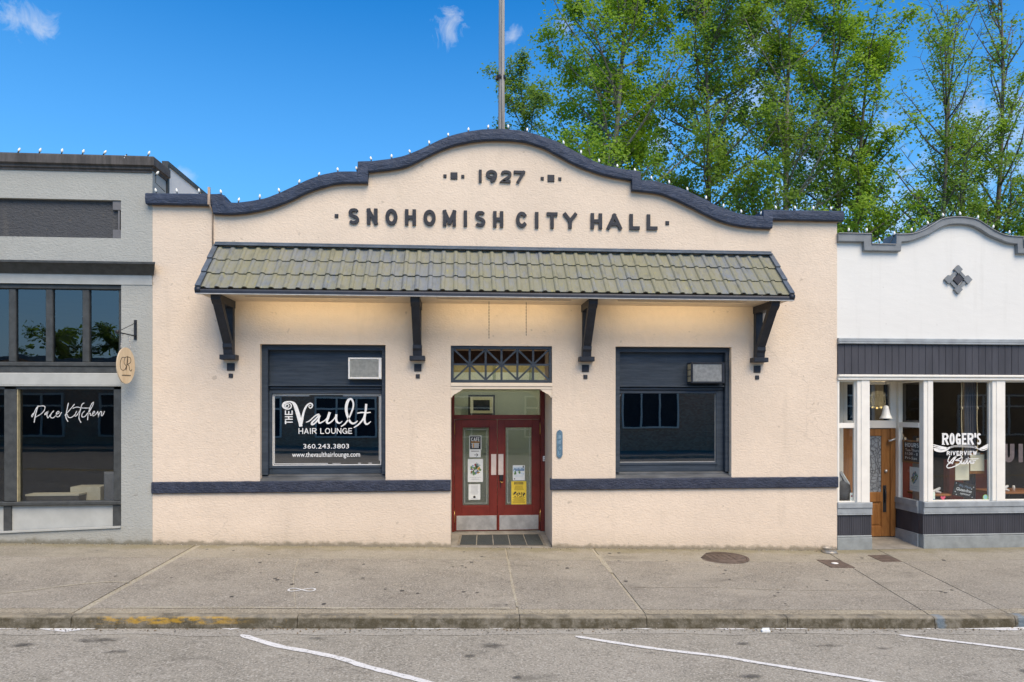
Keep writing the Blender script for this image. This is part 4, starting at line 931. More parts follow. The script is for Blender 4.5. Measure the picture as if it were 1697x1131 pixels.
# ------------------------------------------------------------------ things fixed to the hall
def ac(x0, x1, z0, z1, yf, mcase, mgr, label, nslat):
    t = thing('air_conditioner', label, 'air conditioner', ((x0+x1)/2, .2, z0), 'window air conditioners of the hall')
    mb = MB(); mb.bbox(x0, x1, yf+.03, .24, z0, z1, .01); mb.bbox(x0, x0+.03, yf, yf+.05, z0, z1, .006); mb.bbox(x1-.05, x1, yf, yf+.05, z0, z1, .006); mb.bbox(x0+.03, x1-.05, yf, yf+.05, z1-.03, z1, .006); mb.bbox(x0+.03, x1-.05, yf, yf+.05, z0, z0+.03, .006)
    mb.build('casing', mcase, t)
    mb = MB(); n = nslat
    mb.box(x0+.03, x1-.05, yf+.022, yf+.03, z0+.03, z1-.03)
    for i in range(n):
        z = z0+.035+(z1-z0-.07)*i/n; mb.box(x0+.035, x1-.055, yf+.010, yf+.020, z, z+(z1-z0-.07)/n*.55)
    mb.build('grille', mgr, t)
    return t
ac(-1.944, -1.375, 2.925, 3.294, .06, m_acwhite, m_grille, 'white air conditioner in the panel above the lettered window', 20)
t = ac(4.09, 4.70, 2.865, 3.235, -.02, m_brk, m_gold, 'dark cased air conditioner with pale fins above the plain dark window', 26)
mb = MB()
for i in range(3): mb.box(4.084, 4.0895, .02, .17, 2.895+.11*i, 2.985+.11*i)
mb.build('side_vent', plain('tan_filter', (.38, .33, .22), .8, .2, 12), t)
mb = MB(); P = [(1.672, 1.60), (1.69, 1.565), (1.725, 1.543), (1.76, 1.565), (1.778, 1.60), (1.778, 1.985), (1.76, 2.02), (1.725, 2.042), (1.69, 2.02), (1.672, 1.985)]
mb.prism(P, -.022, 0.0); mb.box(1.682, 1.686, -.0235, -.022, 1.60, 1.985, 1); mb.box(1.764, 1.768, -.0235, -.022, 1.60, 1.985, 1)
for i in range(4): text(mb, '116U'[i], 1.703, 1.747, 1.885-.095*i, 1.95-.095*i, -.0225, .001, 1, .01)
tag(mb.build('number_plaque', [m_plaque, m_plaqueink], None, (1.725, 0, 1.54)), 'narrow blue number plaque on the cream wall right of the red doors', 'plaque')
# chains hanging from the awning
for x, z, lb in ((.47, 3.62, 'left thin chain hanging from the awning above the red doors'), (1.10, 3.66, 'right thin chain hanging from the awning above the red doors')):
    mb = MB(); n = int((4.222-z)/.026)
    for i in range(n):
        zz = 4.222-.026*i; q = i % 2
        mb.tube([(x-(.005 if q else 0), -.40-(0 if q else .005), zz), (x-(.005 if q else 0), -.40-(0 if q else .005), zz-.03)], .0028, 4); mb.tube([(x+(.005 if q else 0), -.40+(0 if q else .005), zz), (x+(.005 if q else 0), -.40+(0 if q else .005), zz-.03)], .0028, 4)
    mb.lathe([(.002, .0), (.006, -.01), (.004, -.03)], (x, -.40, 4.222-.026*n), 6)
    tag(mb.build('chain', m_blackmetal, None, (x, -.4, 4.2)), lb, 'chain', 'chains under the tiled awning')

# posters on the door glass (outside face at y about 1.123)
def sheetp(x0, x1, z0, z1, name, label, mats, draw, y=1.119, grp='notices on the red doors'):
    mb = MB(); mb.box(x0, x1, y, y+.003, z0, z1, 0); draw(mb, x0, x1, z0, z1, y-.0008)
    o = mb.build(name, mats, None, ((x0+x1)/2, y, z0)); tag(o, label, 'poster', grp); return o
def rc(mb, x0, x1, z0, z1, y, mi): mb.add([(x0, y, z0), (x1, y, z0), (x1, y, z1), (x0, y, z1)], [(0, 1, 2, 3)], mi)
def lines(mb, x0, x1, z0, z1, y, n, mi, seed=1, th=.4):
    r = random.Random(seed); h = (z1-z0)/n
    for i in range(n):
        a = (x1-x0)*r.uniform(0, .14); rc(mb, x0+a, x1-a, z1-h*(i+th), z1-h*i, y, mi)
def d_cafe(mb, x0, x1, z0, z1, y):
    rc(mb, x0+.012, x1-.012, z0+.012, z1-.012, y, 1); w = x1-x0
    word(mb, 'CAFE', x0+.035, x1-.035, z1-.105, z1-.035, .010, y-.0008, y, .2, 0)
    rc(mb, x0+.03, x1-.03, z1-.128, z1-.114, y-.0006, 2); lines(mb, x0+.035, x1-.035, z0+.03, z0+.125, y-.0006, 5, 0, 3, .55); rc(mb, x0+.07, x0+.09, z0+.04, z0+.12, y-.001, 2)
sheetp(.158, .386, 1.626, 1.895, 'poster', 'black square poster with white capitals at the top of the left red door', [m_paper, m_slate, m_orange], d_cafe)
def d_arrow(mb, x0, x1, z0, z1, y):
    lines(mb, x0+.03, x1-.03, z1-.045, z1-.02, y, 1, 1); rc(mb, x0+.09, x1-.06, z0+.04, z0+.05, y, 1); mb.ribbon([(x1-.085, z0+.075), (x1-.055, z0+.045), (x1-.085, z0+.015)], .009, y-.0006, y, False, 1)
sheetp(.158, .376, 1.483, 1.624, 'notice', 'small white notice with an arrow under the black poster', [m_paper, m_ink], d_arrow)
def d_flower(mb, x0, x1, z0, z1, y, seed=2):
    r = random.Random(seed); cx, cz = (x0+x1)/2, z0+(z1-z0)*.56; W_ = x1-x0
    for i in range(46):
        a = r.uniform(0, 6.28); d = r.random()**.6*W_*.34; mi = r.choice((1, 1, 2, 3, 4)); q = W_*r.uniform(.035, .085)
        mb.disc((cx+d*math.cos(a)*.95, y-.00002*i, cz+d*math.sin(a)*1.15), q, 7, mi, q*r.uniform(.6, 1.5))
    for k in range(7): mb.ribbon([(cx+W_*.05, cz+W_*.05), (cx+W_*(.08+.045*k), cz+W_*(.45-.03*k))], [W_*.05, W_*.015], y-.0014, y, False, 2 if k % 2 else 1)
    for k in range(5): mb.ribbon([(cx-W_*.1, cz-W_*.05), (cx-W_*(.34-.06*k), cz-W_*(.3+.04*k))], [W_*.04, W_*.015], y-.0015, y, False, 1)
    mb.ribbon(cat([(x0+W_*(.14+.09*i), z0+(z1-z0)*(.19+.02*(i % 2))) for i in range(9)], 3), W_*.018, y-.0008, y, False, 5)
    lines(mb, x0+W_*.15, x1-W_*.15, z0+.03, z0+(z1-z0)*.14, y, 3, 5, seed, .3)
FM = [m_paper, m_green, m_blueink, m_orange, m_wine, m_greyink]
sheetp(.128, .417, 1.013, 1.451, 'poster', 'tall white poster with a bouquet of flowers on the left red door', FM, d_flower)
def d_note(mb, x0, x1, z0, z1, y):
    lines(mb, x0+.03, x1-.03, z0+.09, z1-.03, y, 9, 1, 5, .3); mb.disc(((x0+x1)/2, y, z0+.05), .025, 10, 2); lines(mb, x0+.02, x1-.02, z0+.015, z0+.03, y-.0005, 1, 1, 2)
sheetp(.143, .366, .676, .970, 'notice', 'white typed notice lowest on the left red door', [m_paper, m_greyink, m_ink], d_note)
def d_land(mb, x0, x1, z0, z1, y):
    h = z1-z0; rc(mb, x0+.008, x1-.008, z0+h*.72, z1-.03, y, 3); P = [(x0+.008, z0+h*.62)]+[(x0+.008+(x1-x0-.016)*i/8, z0+h*(.72+.10*abs(math.sin(i*1.9)))) for i in range(9)]+[(x1-.008, z0+h*.62)]
    mb.add([(a, y-.0005, b) for a, b in P], [tuple(range(len(P)))], 1); r = random.Random(4)
    for i in range(26): q = r.uniform(.008, .02); mb.disc((r.uniform(x0+.02, x1-.02), y-.0008-.00003*i, z0+h*r.uniform(.42, .66)), q, 6, r.choice((2, 2, 3, 4)))
    lines(mb, x0+.02, x1-.02, z0+h*.2, z0+h*.34, y, 2, 3, 1, .3); rc(mb, x1-.04, x1-.02, z1-.05, z1-.01, y-.0012, 4); mb.disc((x0+.035, y-.0008, z0+.03), .012, 8, 4)
sheetp(.987, 1.218, 1.037, 1.327, 'poster', 'white flyer with a mountain landscape on the right red door', [m_paper, m_blueink, m_green, plain('pale_blue_ink', (.5, .62, .70), .8), m_ink], d_land)
def d_yel(mb, x0, x1, z0, z1, y):
    h = z1-z0; lines(mb, x0+.02, x1-.02, z1-h*.16, z1-h*.03, y, 1, 1, 2, .85); lines(mb, x0+.05, x1-.05, z1-h*.40, z1-h*.19, y, 5, 2, 6, .45)
    r = random.Random(9)
    for i in range(34): q = r.uniform(.008, .019); mb.disc((r.uniform(x0+.035, x1-.035), y-.00002*i, z0+h*r.uniform(.33, .54)), q, 6, r.choice((1, 1, 2)))
    lines(mb, x0+.02, x1-.02, z0+h*.03, z0+h*.30, y, 6, 2, 8, .5)
    for i in range(10): rc(mb, x0+.025+i*.022, x0+.034+i*.022, z1-h*.155, z1-h*.035, y-.001, 0)
sheetp(.959, 1.248, .578, 1.019, 'poster', 'yellow event poster with black print low on the right red door', [m_yellow, m_ink, plain('ochre_ink', (.36, .24, .03), .8)], d_yel)

# ------------------------------------------------------------------ string lights
bulb_me = None
def bulbs(path, name, label, spacing, start, lean):
    global bulb_me
    t = thing(name, label, 'string light', path[0], 'bulb strings along the parapets')
    mb = MB(); mb.tube(path, .006, 5); mb.build('cable', m_cable, t)
    if bulb_me is None:
        b = MB(); b.lathe([(.009, -.02), (.011, .010), (.010, .014)], (0, 0, 0), 8, 1); b.lathe([(.010, .014), (.018, .030), (.020, .044), (.014, .068), (.004, .084)], (0, 0, 0), 10, 0)
        o = b.build('bulb', [m_bulb, m_cable]); bulb_me = o.data; bpy.data.objects.remove(o)
    P = [Vector(p) for p in path]; d = start; acc = 0
    for a, b in zip(P[:-1], P[1:]):
        L = (b-a).length
        while d <= acc+L:
            p = a+(b-a)*((d-acc)/L); o = bpy.data.objects.new('bulb', bulb_me); COL.objects.link(o); o.parent = t; o.location = p-wloc(t)+Vector((0, 0, .012))
            o.rotation_euler = (R(random.uniform(-20, 8)), R(random.uniform(-16, 16)+lean), 0)
            if random.random() < .07: o.rotation_euler = (R(150), R(12), 0)
            d += spacing*random.uniform(.94, 1.06)
        acc += L
def onpar(L, x0, x1, y, dz):
    out = []; x = x0
    while x <= x1: out.append((x, y, fz(L, x)+dz)); x += .11
    return out
bulbs(onpar(UPs, -5.2, 6.8, -.02, .012), 'string_light', 'string of white bulbs along the curved navy parapet of the cream hall', .345, .1, 0)

# ------------------------------------------------------------------ grey shop on the left
gs = thing('grey_shop', 'grey stucco shop with dark framed windows and charcoal recessed panel', 'building', (-9, 0, .2))
GX0, GX1 = -13.0, -5.176
mb = MB()
def gq(x0, x1, z0, z1, y=0.0): mb.add([(x0, y, z0), (x1, y, z0), (x1, y, z1), (x0, y, z1)], [(0, 1, 2, 3)])
gq(GX0, GX1, 5.905, 6.40); gq(-5.685, GX1, 5.267, 5.905); gq(GX0, -12.4, 5.267, 5.905); gq(GX0, GX1, 4.80, 5.267)
gq(-5.681, GX1, .0, 4.66)
mb.add([(GX0, 0, .0), (-5.681, 0, .0), (-5.681, 0, .425), (GX0, 0, .18)], [(0, 1, 2, 3)])
for z, f in ((5.905, (0, 3, 2, 1)), (5.267, (0, 1, 2, 3))): mb.add([(-12.4, 0, z), (-5.685, 0, z), (-5.685, .07, z), (-12.4, .07, z)], [f])
mb.add([(-5.685, 0, 5.267), (-5.685, .07, 5.267), (-5.685, .07, 5.905), (-5.685, 0, 5.905)], [(0, 1, 2, 3)])
mb.add([(-5.176, 0, -.1), (-5.176, .56, -.1), (-5.176, .56, 6.45), (-5.176, 0, 6.45)], [(0, 1, 2, 3)])
mb.add([(-5.681, 0, .0), (-5.681, .2, .0), (-5.681, .2, 4.48), (-5.681, 0, 4.48)], [(0, 3, 2, 1)])
mb.add([(GX0, .3, 6.2), (GX1, .3, 6.2), (GX1, 12, 6.2), (GX0, 12, 6.2)], [(0, 1, 2, 3)]); mb.add([(GX0, 12, 0), (GX1, 12, 0), (GX1, 12, 6.7), (GX0, 12, 6.7)], [(0, 3, 2, 1)]); mb.add([(GX0, 0, 0), (GX0, 12, 0), (GX0, 12, 6.7), (GX0, 0, 6.7)], [(0, 3, 2, 1)])
mb.build('wall', m_grey, gs)
mb = MB(); mb.add([(-12.4, .07, 5.267), (-5.685, .07, 5.267), (-5.685, .07, 5.905), (-12.4, .07, 5.905)], [(0, 1, 2, 3)]); mb.build('recessed_panel', m_darkrough, gs)
m_block = plain('mid_grey_block_paint', (.14, .14, .145), .7, .12, 6, .2, 30)
for z0, z1 in ((5.745, 5.90), (5.272, 5.415)):
    mb = MB(); mb.bbox(-5.83, -5.69, .02, .07, z0, z1, .006); mb.build('corner_block', m_block, gs)
mb = MB(); mb.box(-5.745, -5.72, .03, .07, 5.415, 5.745); mb.build('panel_bar', m_block, gs)
# stepped coping that turns back along the side wall
mb = MB()
CP = [(.0, 6.375), (-.02, 6.375), (-.02, 6.405), (-.05, 6.42), (-.05, 6.455), (-.075, 6.47), (-.095, 6.475), (-.095, 6.61), (-.085, 6.625), (.0, 6.63)]
n = len(CP); vs = [(GX0, y, z) for y, z in CP]+[(GX1-.03-y, y, z) for y, z in CP]+[(GX1-.03-y, .56, z) for y, z in CP]
mb.add(vs, [(j*n+i, j*n+i+1, (j+1)*n+i+1, (j+1)*n+i) for j in range(2) for i in range(n-1)]+[tuple(2*n+i for i in range(n))]); mb.add([(GX0, 0, 6.63), (GX1-.03, 0, 6.63), (GX1-.03, .56, 6.63), (GX0, .56, 6.63)], [(0, 1, 2, 3)])
mb.build('coping', plain('weathered_charcoal_coping', (.075, .068, .062), .7, .35, 5, .3, 40, stretch=(2.5, 1, .4)), gs)
mb = MB(); mb.box(-5.25, -5.172, .56, 12, 5.0, 6.70); mb.build('side_wall', m_side, gs)
mb = MB(); mb.box(-5.26, -5.15, .562, 12, 6.70, 6.78); mb.box(-5.20, -5.145, .53, .60, 5.6, 6.70); mb.build('flashing', m_frame_dark, gs)
mb = MB()                                     # cornice
CN = [(.0, 4.655), (-.03, 4.655), (-.05, 4.68), (-.13, 4.76), (-.17, 4.80), (-.20, 4.805), (-.20, 4.838), (-.19, 4.842), (.0, 4.855)]
n = len(CN); vs = [(GX0, y, z) for y, z in CN]+[(GX1+.02-y*.55, y, z) for y, z in CN]
mb.add(vs, [(i, i+1, n+i+1, n+i) for i in range(n-1)]+[tuple(n+i for i in range(n))]); mb.build('cornice', m_frame_dark, gs)
mb = MB(); mb.box(GX0, -5.178, -.012, .0, 4.49, 4.654); mb.build('frieze', m_greysmooth, gs)
# transom windows
tr = bpy.data.objects.new('transom_window', None); COL.objects.link(tr); tr.parent = gs; tr.location = (1, .1, 3)
mb = MB(); mb.bbox(GX0, -5.681, .03, .16, 4.415, 4.488, .006); mb.bbox(GX0, -5.681, .0, .16, 3.12, 3.19, .01); mb.bbox(GX0, -5.681, .02, .16, 3.008, 3.12, .008)
MX = [-5.681-.013-.587*k for k in range(13)]
for x in MX: mb.bbox(x-.055, x+.055 if x < -5.75 else -5.6815, .05, .14, 3.19, 4.415, .012)
mb.build('frame', m_frame_dark, tr)
for a, b in zip(MX[1:], MX[:-1]):
    mb = MB(); y = .10+random.uniform(-.004, .004); mb.add([(a, y, 3.19), (b, y+.004, 3.19), (b, y+.002, 4.415), (a, y-.003, 4.415)], [(0, 1, 2, 3)]); mb.build('pane', m_glass_old, tr)
mb = MB(); mb.bbox(GX0, -5.681, -.01, .14, 2.80, 3.008, .01); mb.bbox(GX0, -5.681, -.025, .14, 2.785, 2.80, .004); mb.build('beam', m_greysmooth, gs)
# storefront window
sw = bpy.data.objects.new('shop_window', None); COL.objects.link(sw); sw.parent = gs; sw.location = (1, .1, .8)
mb = MB()
mb.bbox(-5.815, -5.681, .02, .14, .865, 2.785, .008); mb.bbox(-7.565, -7.36, .02, .14, .865, 2.785, .012); mb.bbox(-9.50, -9.30, .02, .14, .865, 2.785, .012)
mb.bbox(GX0, -5.681, .02, .14, 2.735, 2.785, .004); mb.bbox(GX0, -5.681, -.01, .14, .80, .865, .012)
mb.bbox(-5.835, -5.681, .03, .12, .42, .80, .008); mb.bbox(-7.58, -7.455, .03, .12, .37, .80, .008); mb.bbox(-9.5, -9.35, .03, .12, .3, .80, .008)
mb.build('frame', m_frame_dark, sw)
mb = MB(); mb.box(-7.36, -7.345, .03, .09, .865, 2.735); mb.build('brass_bead', plain('dull_brass_bead', (.36, .30, .17), .5, .2, 10), sw)
for a, b in ((-7.345, -5.815), (-9.30, -7.565), (-12.9, -9.5)):
    mb = MB(); mb.add([(a, .09, .865), (b, .09, .865), (b, .09, 2.735), (a, .09, 2.735)], [(0, 1, 2, 3)]); mb.build('pane', m_glass_shop, sw)
for a, b in ((-7.455, -5.835), (-9.35, -7.58), (-12.9, -9.5)):
    mb = MB(); mb.box(a, b, .06, .12, .2, .80); mb.build('stall_riser', m_greysmooth, sw)
mb = MB(); mb.prism([(GX0, .175), (-5.681, .418), (-5.681, .445), (GX0, .2)], -.03, .03); mb.build('plinth_trim', m_greysmooth, sw)
# lettering of the kitchen, brush strokes
PK = MB()
def PL(pts, w, k=5):
    x0, z0, kx, kz = -7.42, 2.786, (180/1697.)/94., (180/1697.)/94.
    u0 = [(20+px*180/1697., 640+py*180/1697.) for px, py in pts]
    out = []
    f, th, D, h, cxx = 1131., R(4.27), 11.98, 2.434, 848.5
    for u, v in u0:
        a = u-cxx; dx = math.sin(th)*f+math.cos(th)*a; dy = math.cos(th)*f-math.sin(th)*a; t = D/dy; out.append((dx*t, h+(675-v)*t))
    P = cat(out, k); PK.ribbon(P, [w*(.75+.35*math.sin(i*.9)**2) for i in range(len(P))], .084-.0003*(len(PK.v) % 7), .088, True)
w = .0125
PL([(405,305),(380,390),(360,470),(345,560)], w*1.2)
PL([(330,425),(305,460),(320,470),(380,340),(440,310),(510,315),(500,380),(440,440),(360,485)], w)
PL([(560,395),(520,420),(510,445),(540,430),(565,395),(545,450),(560,495),(600,440)], w)
PL([(650,385),(610,430),(600,480),(640,495),(690,450)], w)
PL([(690,440),(730,420),(725,390),(695,415),(690,465),(730,475),(770,410)], w)
PL([(880,262),(855,380),(840,480),(870,548)], w*1.1)
PL([(975,280),(900,370),(825,455),(860,440),(880,485),(930,485),(985,440)], w)
PL([(1010,390),(985,440),(985,470),(1010,455),(1060,380)], w*.9)
PL([(1125,262),(1090,290),(1060,400),(1045,500),(1075,565)], w)
PL([(950,345),(1010,325),(1100,340),(1205,340)], w)
PL([(1130,390),(1095,430),(1095,480),(1140,470),(1180,420)], w)
PL([(1180,525),(1190,430),(1230,300),(1270,250),(1260,300),(1190,430),(1220,420),(1225,455),(1255,445)], w)
PL([(1255,440),(1290,410),(1280,390),(1255,430),(1275,465),(1330,410)], w*.9)
PL([(1336,392),(1346,440),(1350,478),(1360,430),(1384,394),(1399,404),(1394,452),(1412,458),(1442,395)], w)
PK.build('window_lettering', m_vinyl_old, sw)
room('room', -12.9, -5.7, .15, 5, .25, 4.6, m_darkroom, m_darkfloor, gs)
# what stands behind the glass
mb = MB(); mb.box(-6.77, -6.27, .5, .85, .28, 1.05, 0); mb.box(-7.35, -6.5, .25, .48, .28, .93, 1); mb.box(-7.36, -6.49, .24, .49, .93, .96, 0)
tag(mb.build('counter', [m_kitchenwood, m_darkfloor], None, (-6.9, .5, .28)), 'low pale counter standing behind the left shop window', 'counter')
t = thing('armchair', 'dark grey armchair behind the shop glass beside the grey pillar', 'chair', (-5.95, .6, .28))
mb = MB(); mb.bbox(-6.15, -5.82, .35, .45, .3, 1.32, .03); mb.build('backrest', m_chair, t); mb = MB(); mb.bbox(-6.5, -5.85, .46, 1.0, .5, .75, .03); mb.build('seat', m_chair, t)
for x in (-6.45, -5.9):
    for y in (.5, .95): mb = MB(); mb.tube([(x, y, .26), (x, y, .5)], .02, 6); mb.build('leg', m_blackmetal, t)

# hanging oval sign
hs_ = thing('hanging_sign', 'oval pale wood sign with a script letter hanging from a black bracket', 'sign', (-5.35, -.02, 3.9))
mb = MB(); mb.box(-5.47, -5.425, -.015, -.002, 3.57, 3.90); mb.tube([(-5.448, -.01, 3.63), (-5.448, -.60, 3.63)], .011, 8); mb.tube([(-5.448, -.01, 3.85), (-5.448, -.58, 3.645)], .006, 6)
mb.lathe([(.005, -.035), (.026, -.025), (.035, 0), (.026, .025), (.005, .035)], (-5.448, -.61, 3.635), 12)
mb.build('bracket', m_blackmetal, hs_)
sg = MB(); n = 36; oy = -.34; oz = 3.115; ra, rb = .185, .295
V_ = []
for xx in (-.011, .011):
    for j in range(n):
        a = 2*math.pi*j/n; V_.append((-5.448+xx, oy+ra*math.cos(a), oz+rb*math.sin(a)))
sg.add(V_, [tuple(range(n-1, -1, -1)), tuple(range(n, 2*n))]+[(j, (j+1) % n, (j+1) % n+n, j+n) for j in range(n)])
# the board hangs edge-on to the street but turned towards the viewer
board = sg.build('board', m_lightwood, hs_)
def turn(o, ang):                              # rotate about the vertical through the board's middle
    c = Vector((-5.448, oy, 0)); L = wloc(o.parent); ca, sa = math.cos(ang), math.sin(ang)
    for v in o.data.vertices:
        p = v.co+L-c; v.co = Vector((p.x*ca-p.y*sa, p.x*sa+p.y*ca, p.z))+c-L
ANG = R(-18)
turn(board, ANG)
lt = MB()
def sgl(pts, w):
    P = cat(pts, 5); m = MB(); m.ribbon([(a, b) for a, b in P], w, 0, .001, True)
    lt.add([(-5.448+.0125-y, oy+x, oz+z) for x, y, z in m.v], m.f)
sgl([(-.02, .13), (-.09, .12), (-.125, .03), (-.11, -.06), (-.05, -.08), (.0, -.02), (.03, .08), (.02, .14), (-.03, .12), (-.045, .04), (-.01, .0)], .010)
sgl([(.03, .15), (.015, .03), (-.005, -.07)], .014)
sgl([(.03, .14), (.085, .13), (.09, .06), (.03, .02), (.055, .0), (.07, -.06), (.095, -.085), (.115, -.06)], .011)
for k in range(12): sgl([(-.085+.015*k, -.165), (-.077+.015*k, -.158+.006*(k % 2))], .009)
turn(lt.build('sign_lettering', plain('dark_stain', (.06, .04, .025), .7), hs_), ANG)
for s in (-1, 1):
    mb = MB(); yb = oy+s*.10; p1 = Vector((-5.448-math.sin(ANG)*s*.10*1.0, oy+math.cos(ANG)*s*.10, 3.40 if s < 0 else 3.40)); p0 = Vector((-5.448, oy+s*.10, 3.63))
    for i in range(6):
        a = p0+(p1-p0)*i/6; b = p0+(p1-p0)*(i+1.25)/6; e = Vector((.007, 0, 0)) if i % 2 else Vector((0, .007, 0))
        mb.tube([a+e, b+e], .003, 4); mb.tube([a-e, b-e], .003, 4)
    mb.build('chain', m_steel, hs_)
bulbs([(GX0+.1, -.05, 6.635), (-5.22, -.05, 6.635), (-5.13, .03, 6.5), (-5.11, -.03, 6.2), (-4.95, -.06, 6.05)], 'string_light', 'string of white bulbs on the flat charcoal parapet of the grey shop', .345, .12, 20)

# ------------------------------------------------------------------ white bistro on the right
ws = thing('white_shop', 'white rendered bistro with curved grey parapet and charcoal boarded fascia', 'building', (9.1, 0, -.1))
BX0, BX1 = 6.80, 11.42; BC = 9.1
hl = [(-1.83, 5.43), (-1.82, 5.27), (-1.13, 5.27), (-1.12, 5.44), (-.95, 5.46), (-.84, 5.495), (-.59, 5.59), (-.41, 5.695), (-.22, 5.77), (0, 5.79)]
hu = [(-1.69, 5.585), (-1.685, 5.40), (-1.23, 5.40), (-1.225, 5.585), (-.93, 5.60), (-.71, 5.67), (-.53, 5.77), (-.34, 5.88), (-.13, 5.92), (0, 5.925)]
def sym(h, e): L = [(BC-e, h[0][1])]+[(BC+a, b) for a, b in h]; return L+[(BC-a, b) for a, b in h[:-1]][::-1]+[(BC+e, h[0][1])]
WLO, WUP = smooth_pl(sym(hl, 2.31)), smooth_pl(sym(hu, 2.31))
mb = MB(); xs = [p[0] for p in WLO]
for (a, b), (c, d) in zip(WLO[:-1], WLO[1:]): mb.add([(a, .02, 3.69), (c, .02, 3.69), (c, .02, d+.03), (a, .02, b+.03), (a, .3, 3.69), (c, .3, 3.69), (c, .3, d+.03), (a, .3, b+.03)], [(0, 1, 2, 3), (4, 7, 6, 5)])
mb.add([(BX1, .02, -.2), (BX1, 12, -.2), (BX1, 12, 5.2), (BX1, .02, 5.4)], [(0, 1, 2, 3)]); mb.add([(BX0, 12, -.2), (BX1, 12, -.2), (BX1, 12, 5.1), (BX0, 12, 5.1)], [(0, 3, 2, 1)]); mb.add([(BX0, .3, 4.9), (BX1, .3, 4.9), (BX1, 12, 4.8), (BX0, 12, 4.8)], [(0, 1, 2, 3)])
mb.add([(BX0, .3, 3.0), (BX1, .3, 3.0), (BX1, .3, 3.69), (BX0, .3, 3.69)], [(0, 1, 2, 3)])
mb.build('wall', m_white, ws)
cxs = sorted(set(round(p[0], 4) for p in WLO+WUP)); rows = []
for x in cxs:
    lo, up = fz(WLO, x), fz(WUP, x); rows.append([(x, .32, up), (x, -.075, up), (x, -.08, up-.012), (x, -.06, up-.02), (x, -.06, lo+.012), (x, -.052, lo), (x, .02, lo)])
mb = MB(); m = 7; mb.add([p for r in rows for p in r], [(i*m+j, i*m+j+1, (i+1)*m+j+1, (i+1)*m+j) for i in range(len(rows)-1) for j in range(m-1)]+[tuple(range(m-1, -1, -1)), tuple((len(rows)-1)*m+j for j in range(m))])
mb.build('coping', m_greytrim, ws)
# diamond ornament
mb = MB(); dz = 4.78
def dia(cx, cz, h, yf, yb, mi): mb.prism([(cx, cz-h), (cx+h, cz), (cx, cz+h), (cx-h, cz)], yf, yb, mi)
for a in range(4):
    q = [(0, 1), (1, 0), (0, -1), (-1, 0)]; p0, p1 = q[a], q[(a+1) % 4]; mb.ribbon([(BC+p0[0]*.175, dz+p0[1]*.175), (BC+p1[0]*.175, dz+p1[1]*.175)], .05, -.012-.001*a, .02, False, 0)
for a, b in ((0, 1), (1, 0), (0, -1), (-1, 0)): dia(BC+a*.185, dz+b*.185, .082, -.028, .02, 0)
dia(BC, dz, .095, -.02, .02, 1)
mb.build('diamond_ornament', [m_greytrim, m_charboard], ws)
mb = MB(); mb.bbox(BX0, BX1, -.07, .1, 3.585, 3.615, .006); mb.bbox(BX0, BX1, -.05, .1, 3.615, 3.69, .012); mb.build('fascia_cap', m_sillgrey, ws)
nb = 36; bw = (BX1-BX0)/nb; bm = MB(); bm.bbox(.002, bw-.002, 0, .03, 3.03, 3.585, .004); bo = bm.build('fascia_board', m_charboard, ws); bd = bo.data; bpy.data.objects.remove(bo)
for i in range(nb):
    o = bpy.data.objects.new('fascia_board', bd); COL.objects.link(o); o.parent = ws; o.location = (BX0+i*bw, -.02+random.uniform(-.0015, .0015), 0)
for v in bd.vertices: v.co.x += 0
mb = MB(); mb.box(BX0, BX1, .012, .1, 3.03, 3.585); mb.build('fascia_backing', m_charboard, ws)
mb = MB(); mb.bbox(BX0, BX1, -.06, .1, 2.985, 3.028, .008); mb.bbox(BX0, BX1, -.035, .1, 2.93, 2.985, .006); mb.build('fascia_foot', m_whitepaint, ws)
# posts, sills, panelled knee wall
def knee(x0, x1, y):
    mb = MB(); mb.bbox(x0-.0, x1+.0, y-.045, y+.1, .60, .705, .012); mb.bbox(x0, x1, y-.03, y+.1, .50, .60, .006); mb.bbox(x0, x1, y-.035, y+.1, .478, .50, .006); mb.build('window_sill', m_sillgrey, ws)
    mb = MB(); n = int((x1-x0)/.034)
    mb.box(x0, x1, y+.004, y+.1, .10, .478)
    for i in range(n): a = x0+(x1-x0)*i/n; mb.box(a+.003, a+(x1-x0)/n-.003, y-.004, y+.004, .105, .478)
    mb.build('beadboard', m_charboard, ws, kind='stuff')
    mb = MB(); mb.bbox(x0, x1, y-.03, y+.1, -.22, .07, .008); mb.bbox(x0, x1, y-.022, y+.1, .07, .105, .012); mb.build('base_board', plain('mossy_grey_base', (.26, .28, .27), .7, .13, 5, .3, 30), ws)
knee(BX0, 7.46, .02); knee(8.44, BX1, .02)
for x0, x1 in ((BX0, 6.845), (7.175, 7.41), (8.445, 8.62), (9.775, 10.02), (11.2, 11.42)):
    mb = MB(); mb.bbox(x0, x1, .0, .12, .705, 2.93, .008)
    if x1-x0 > .1: mb.bbox(x0+.075, x1-.0, -.012, .0, .705, 2.93, .004)
    mb.build('post', m_whitepaint, ws)
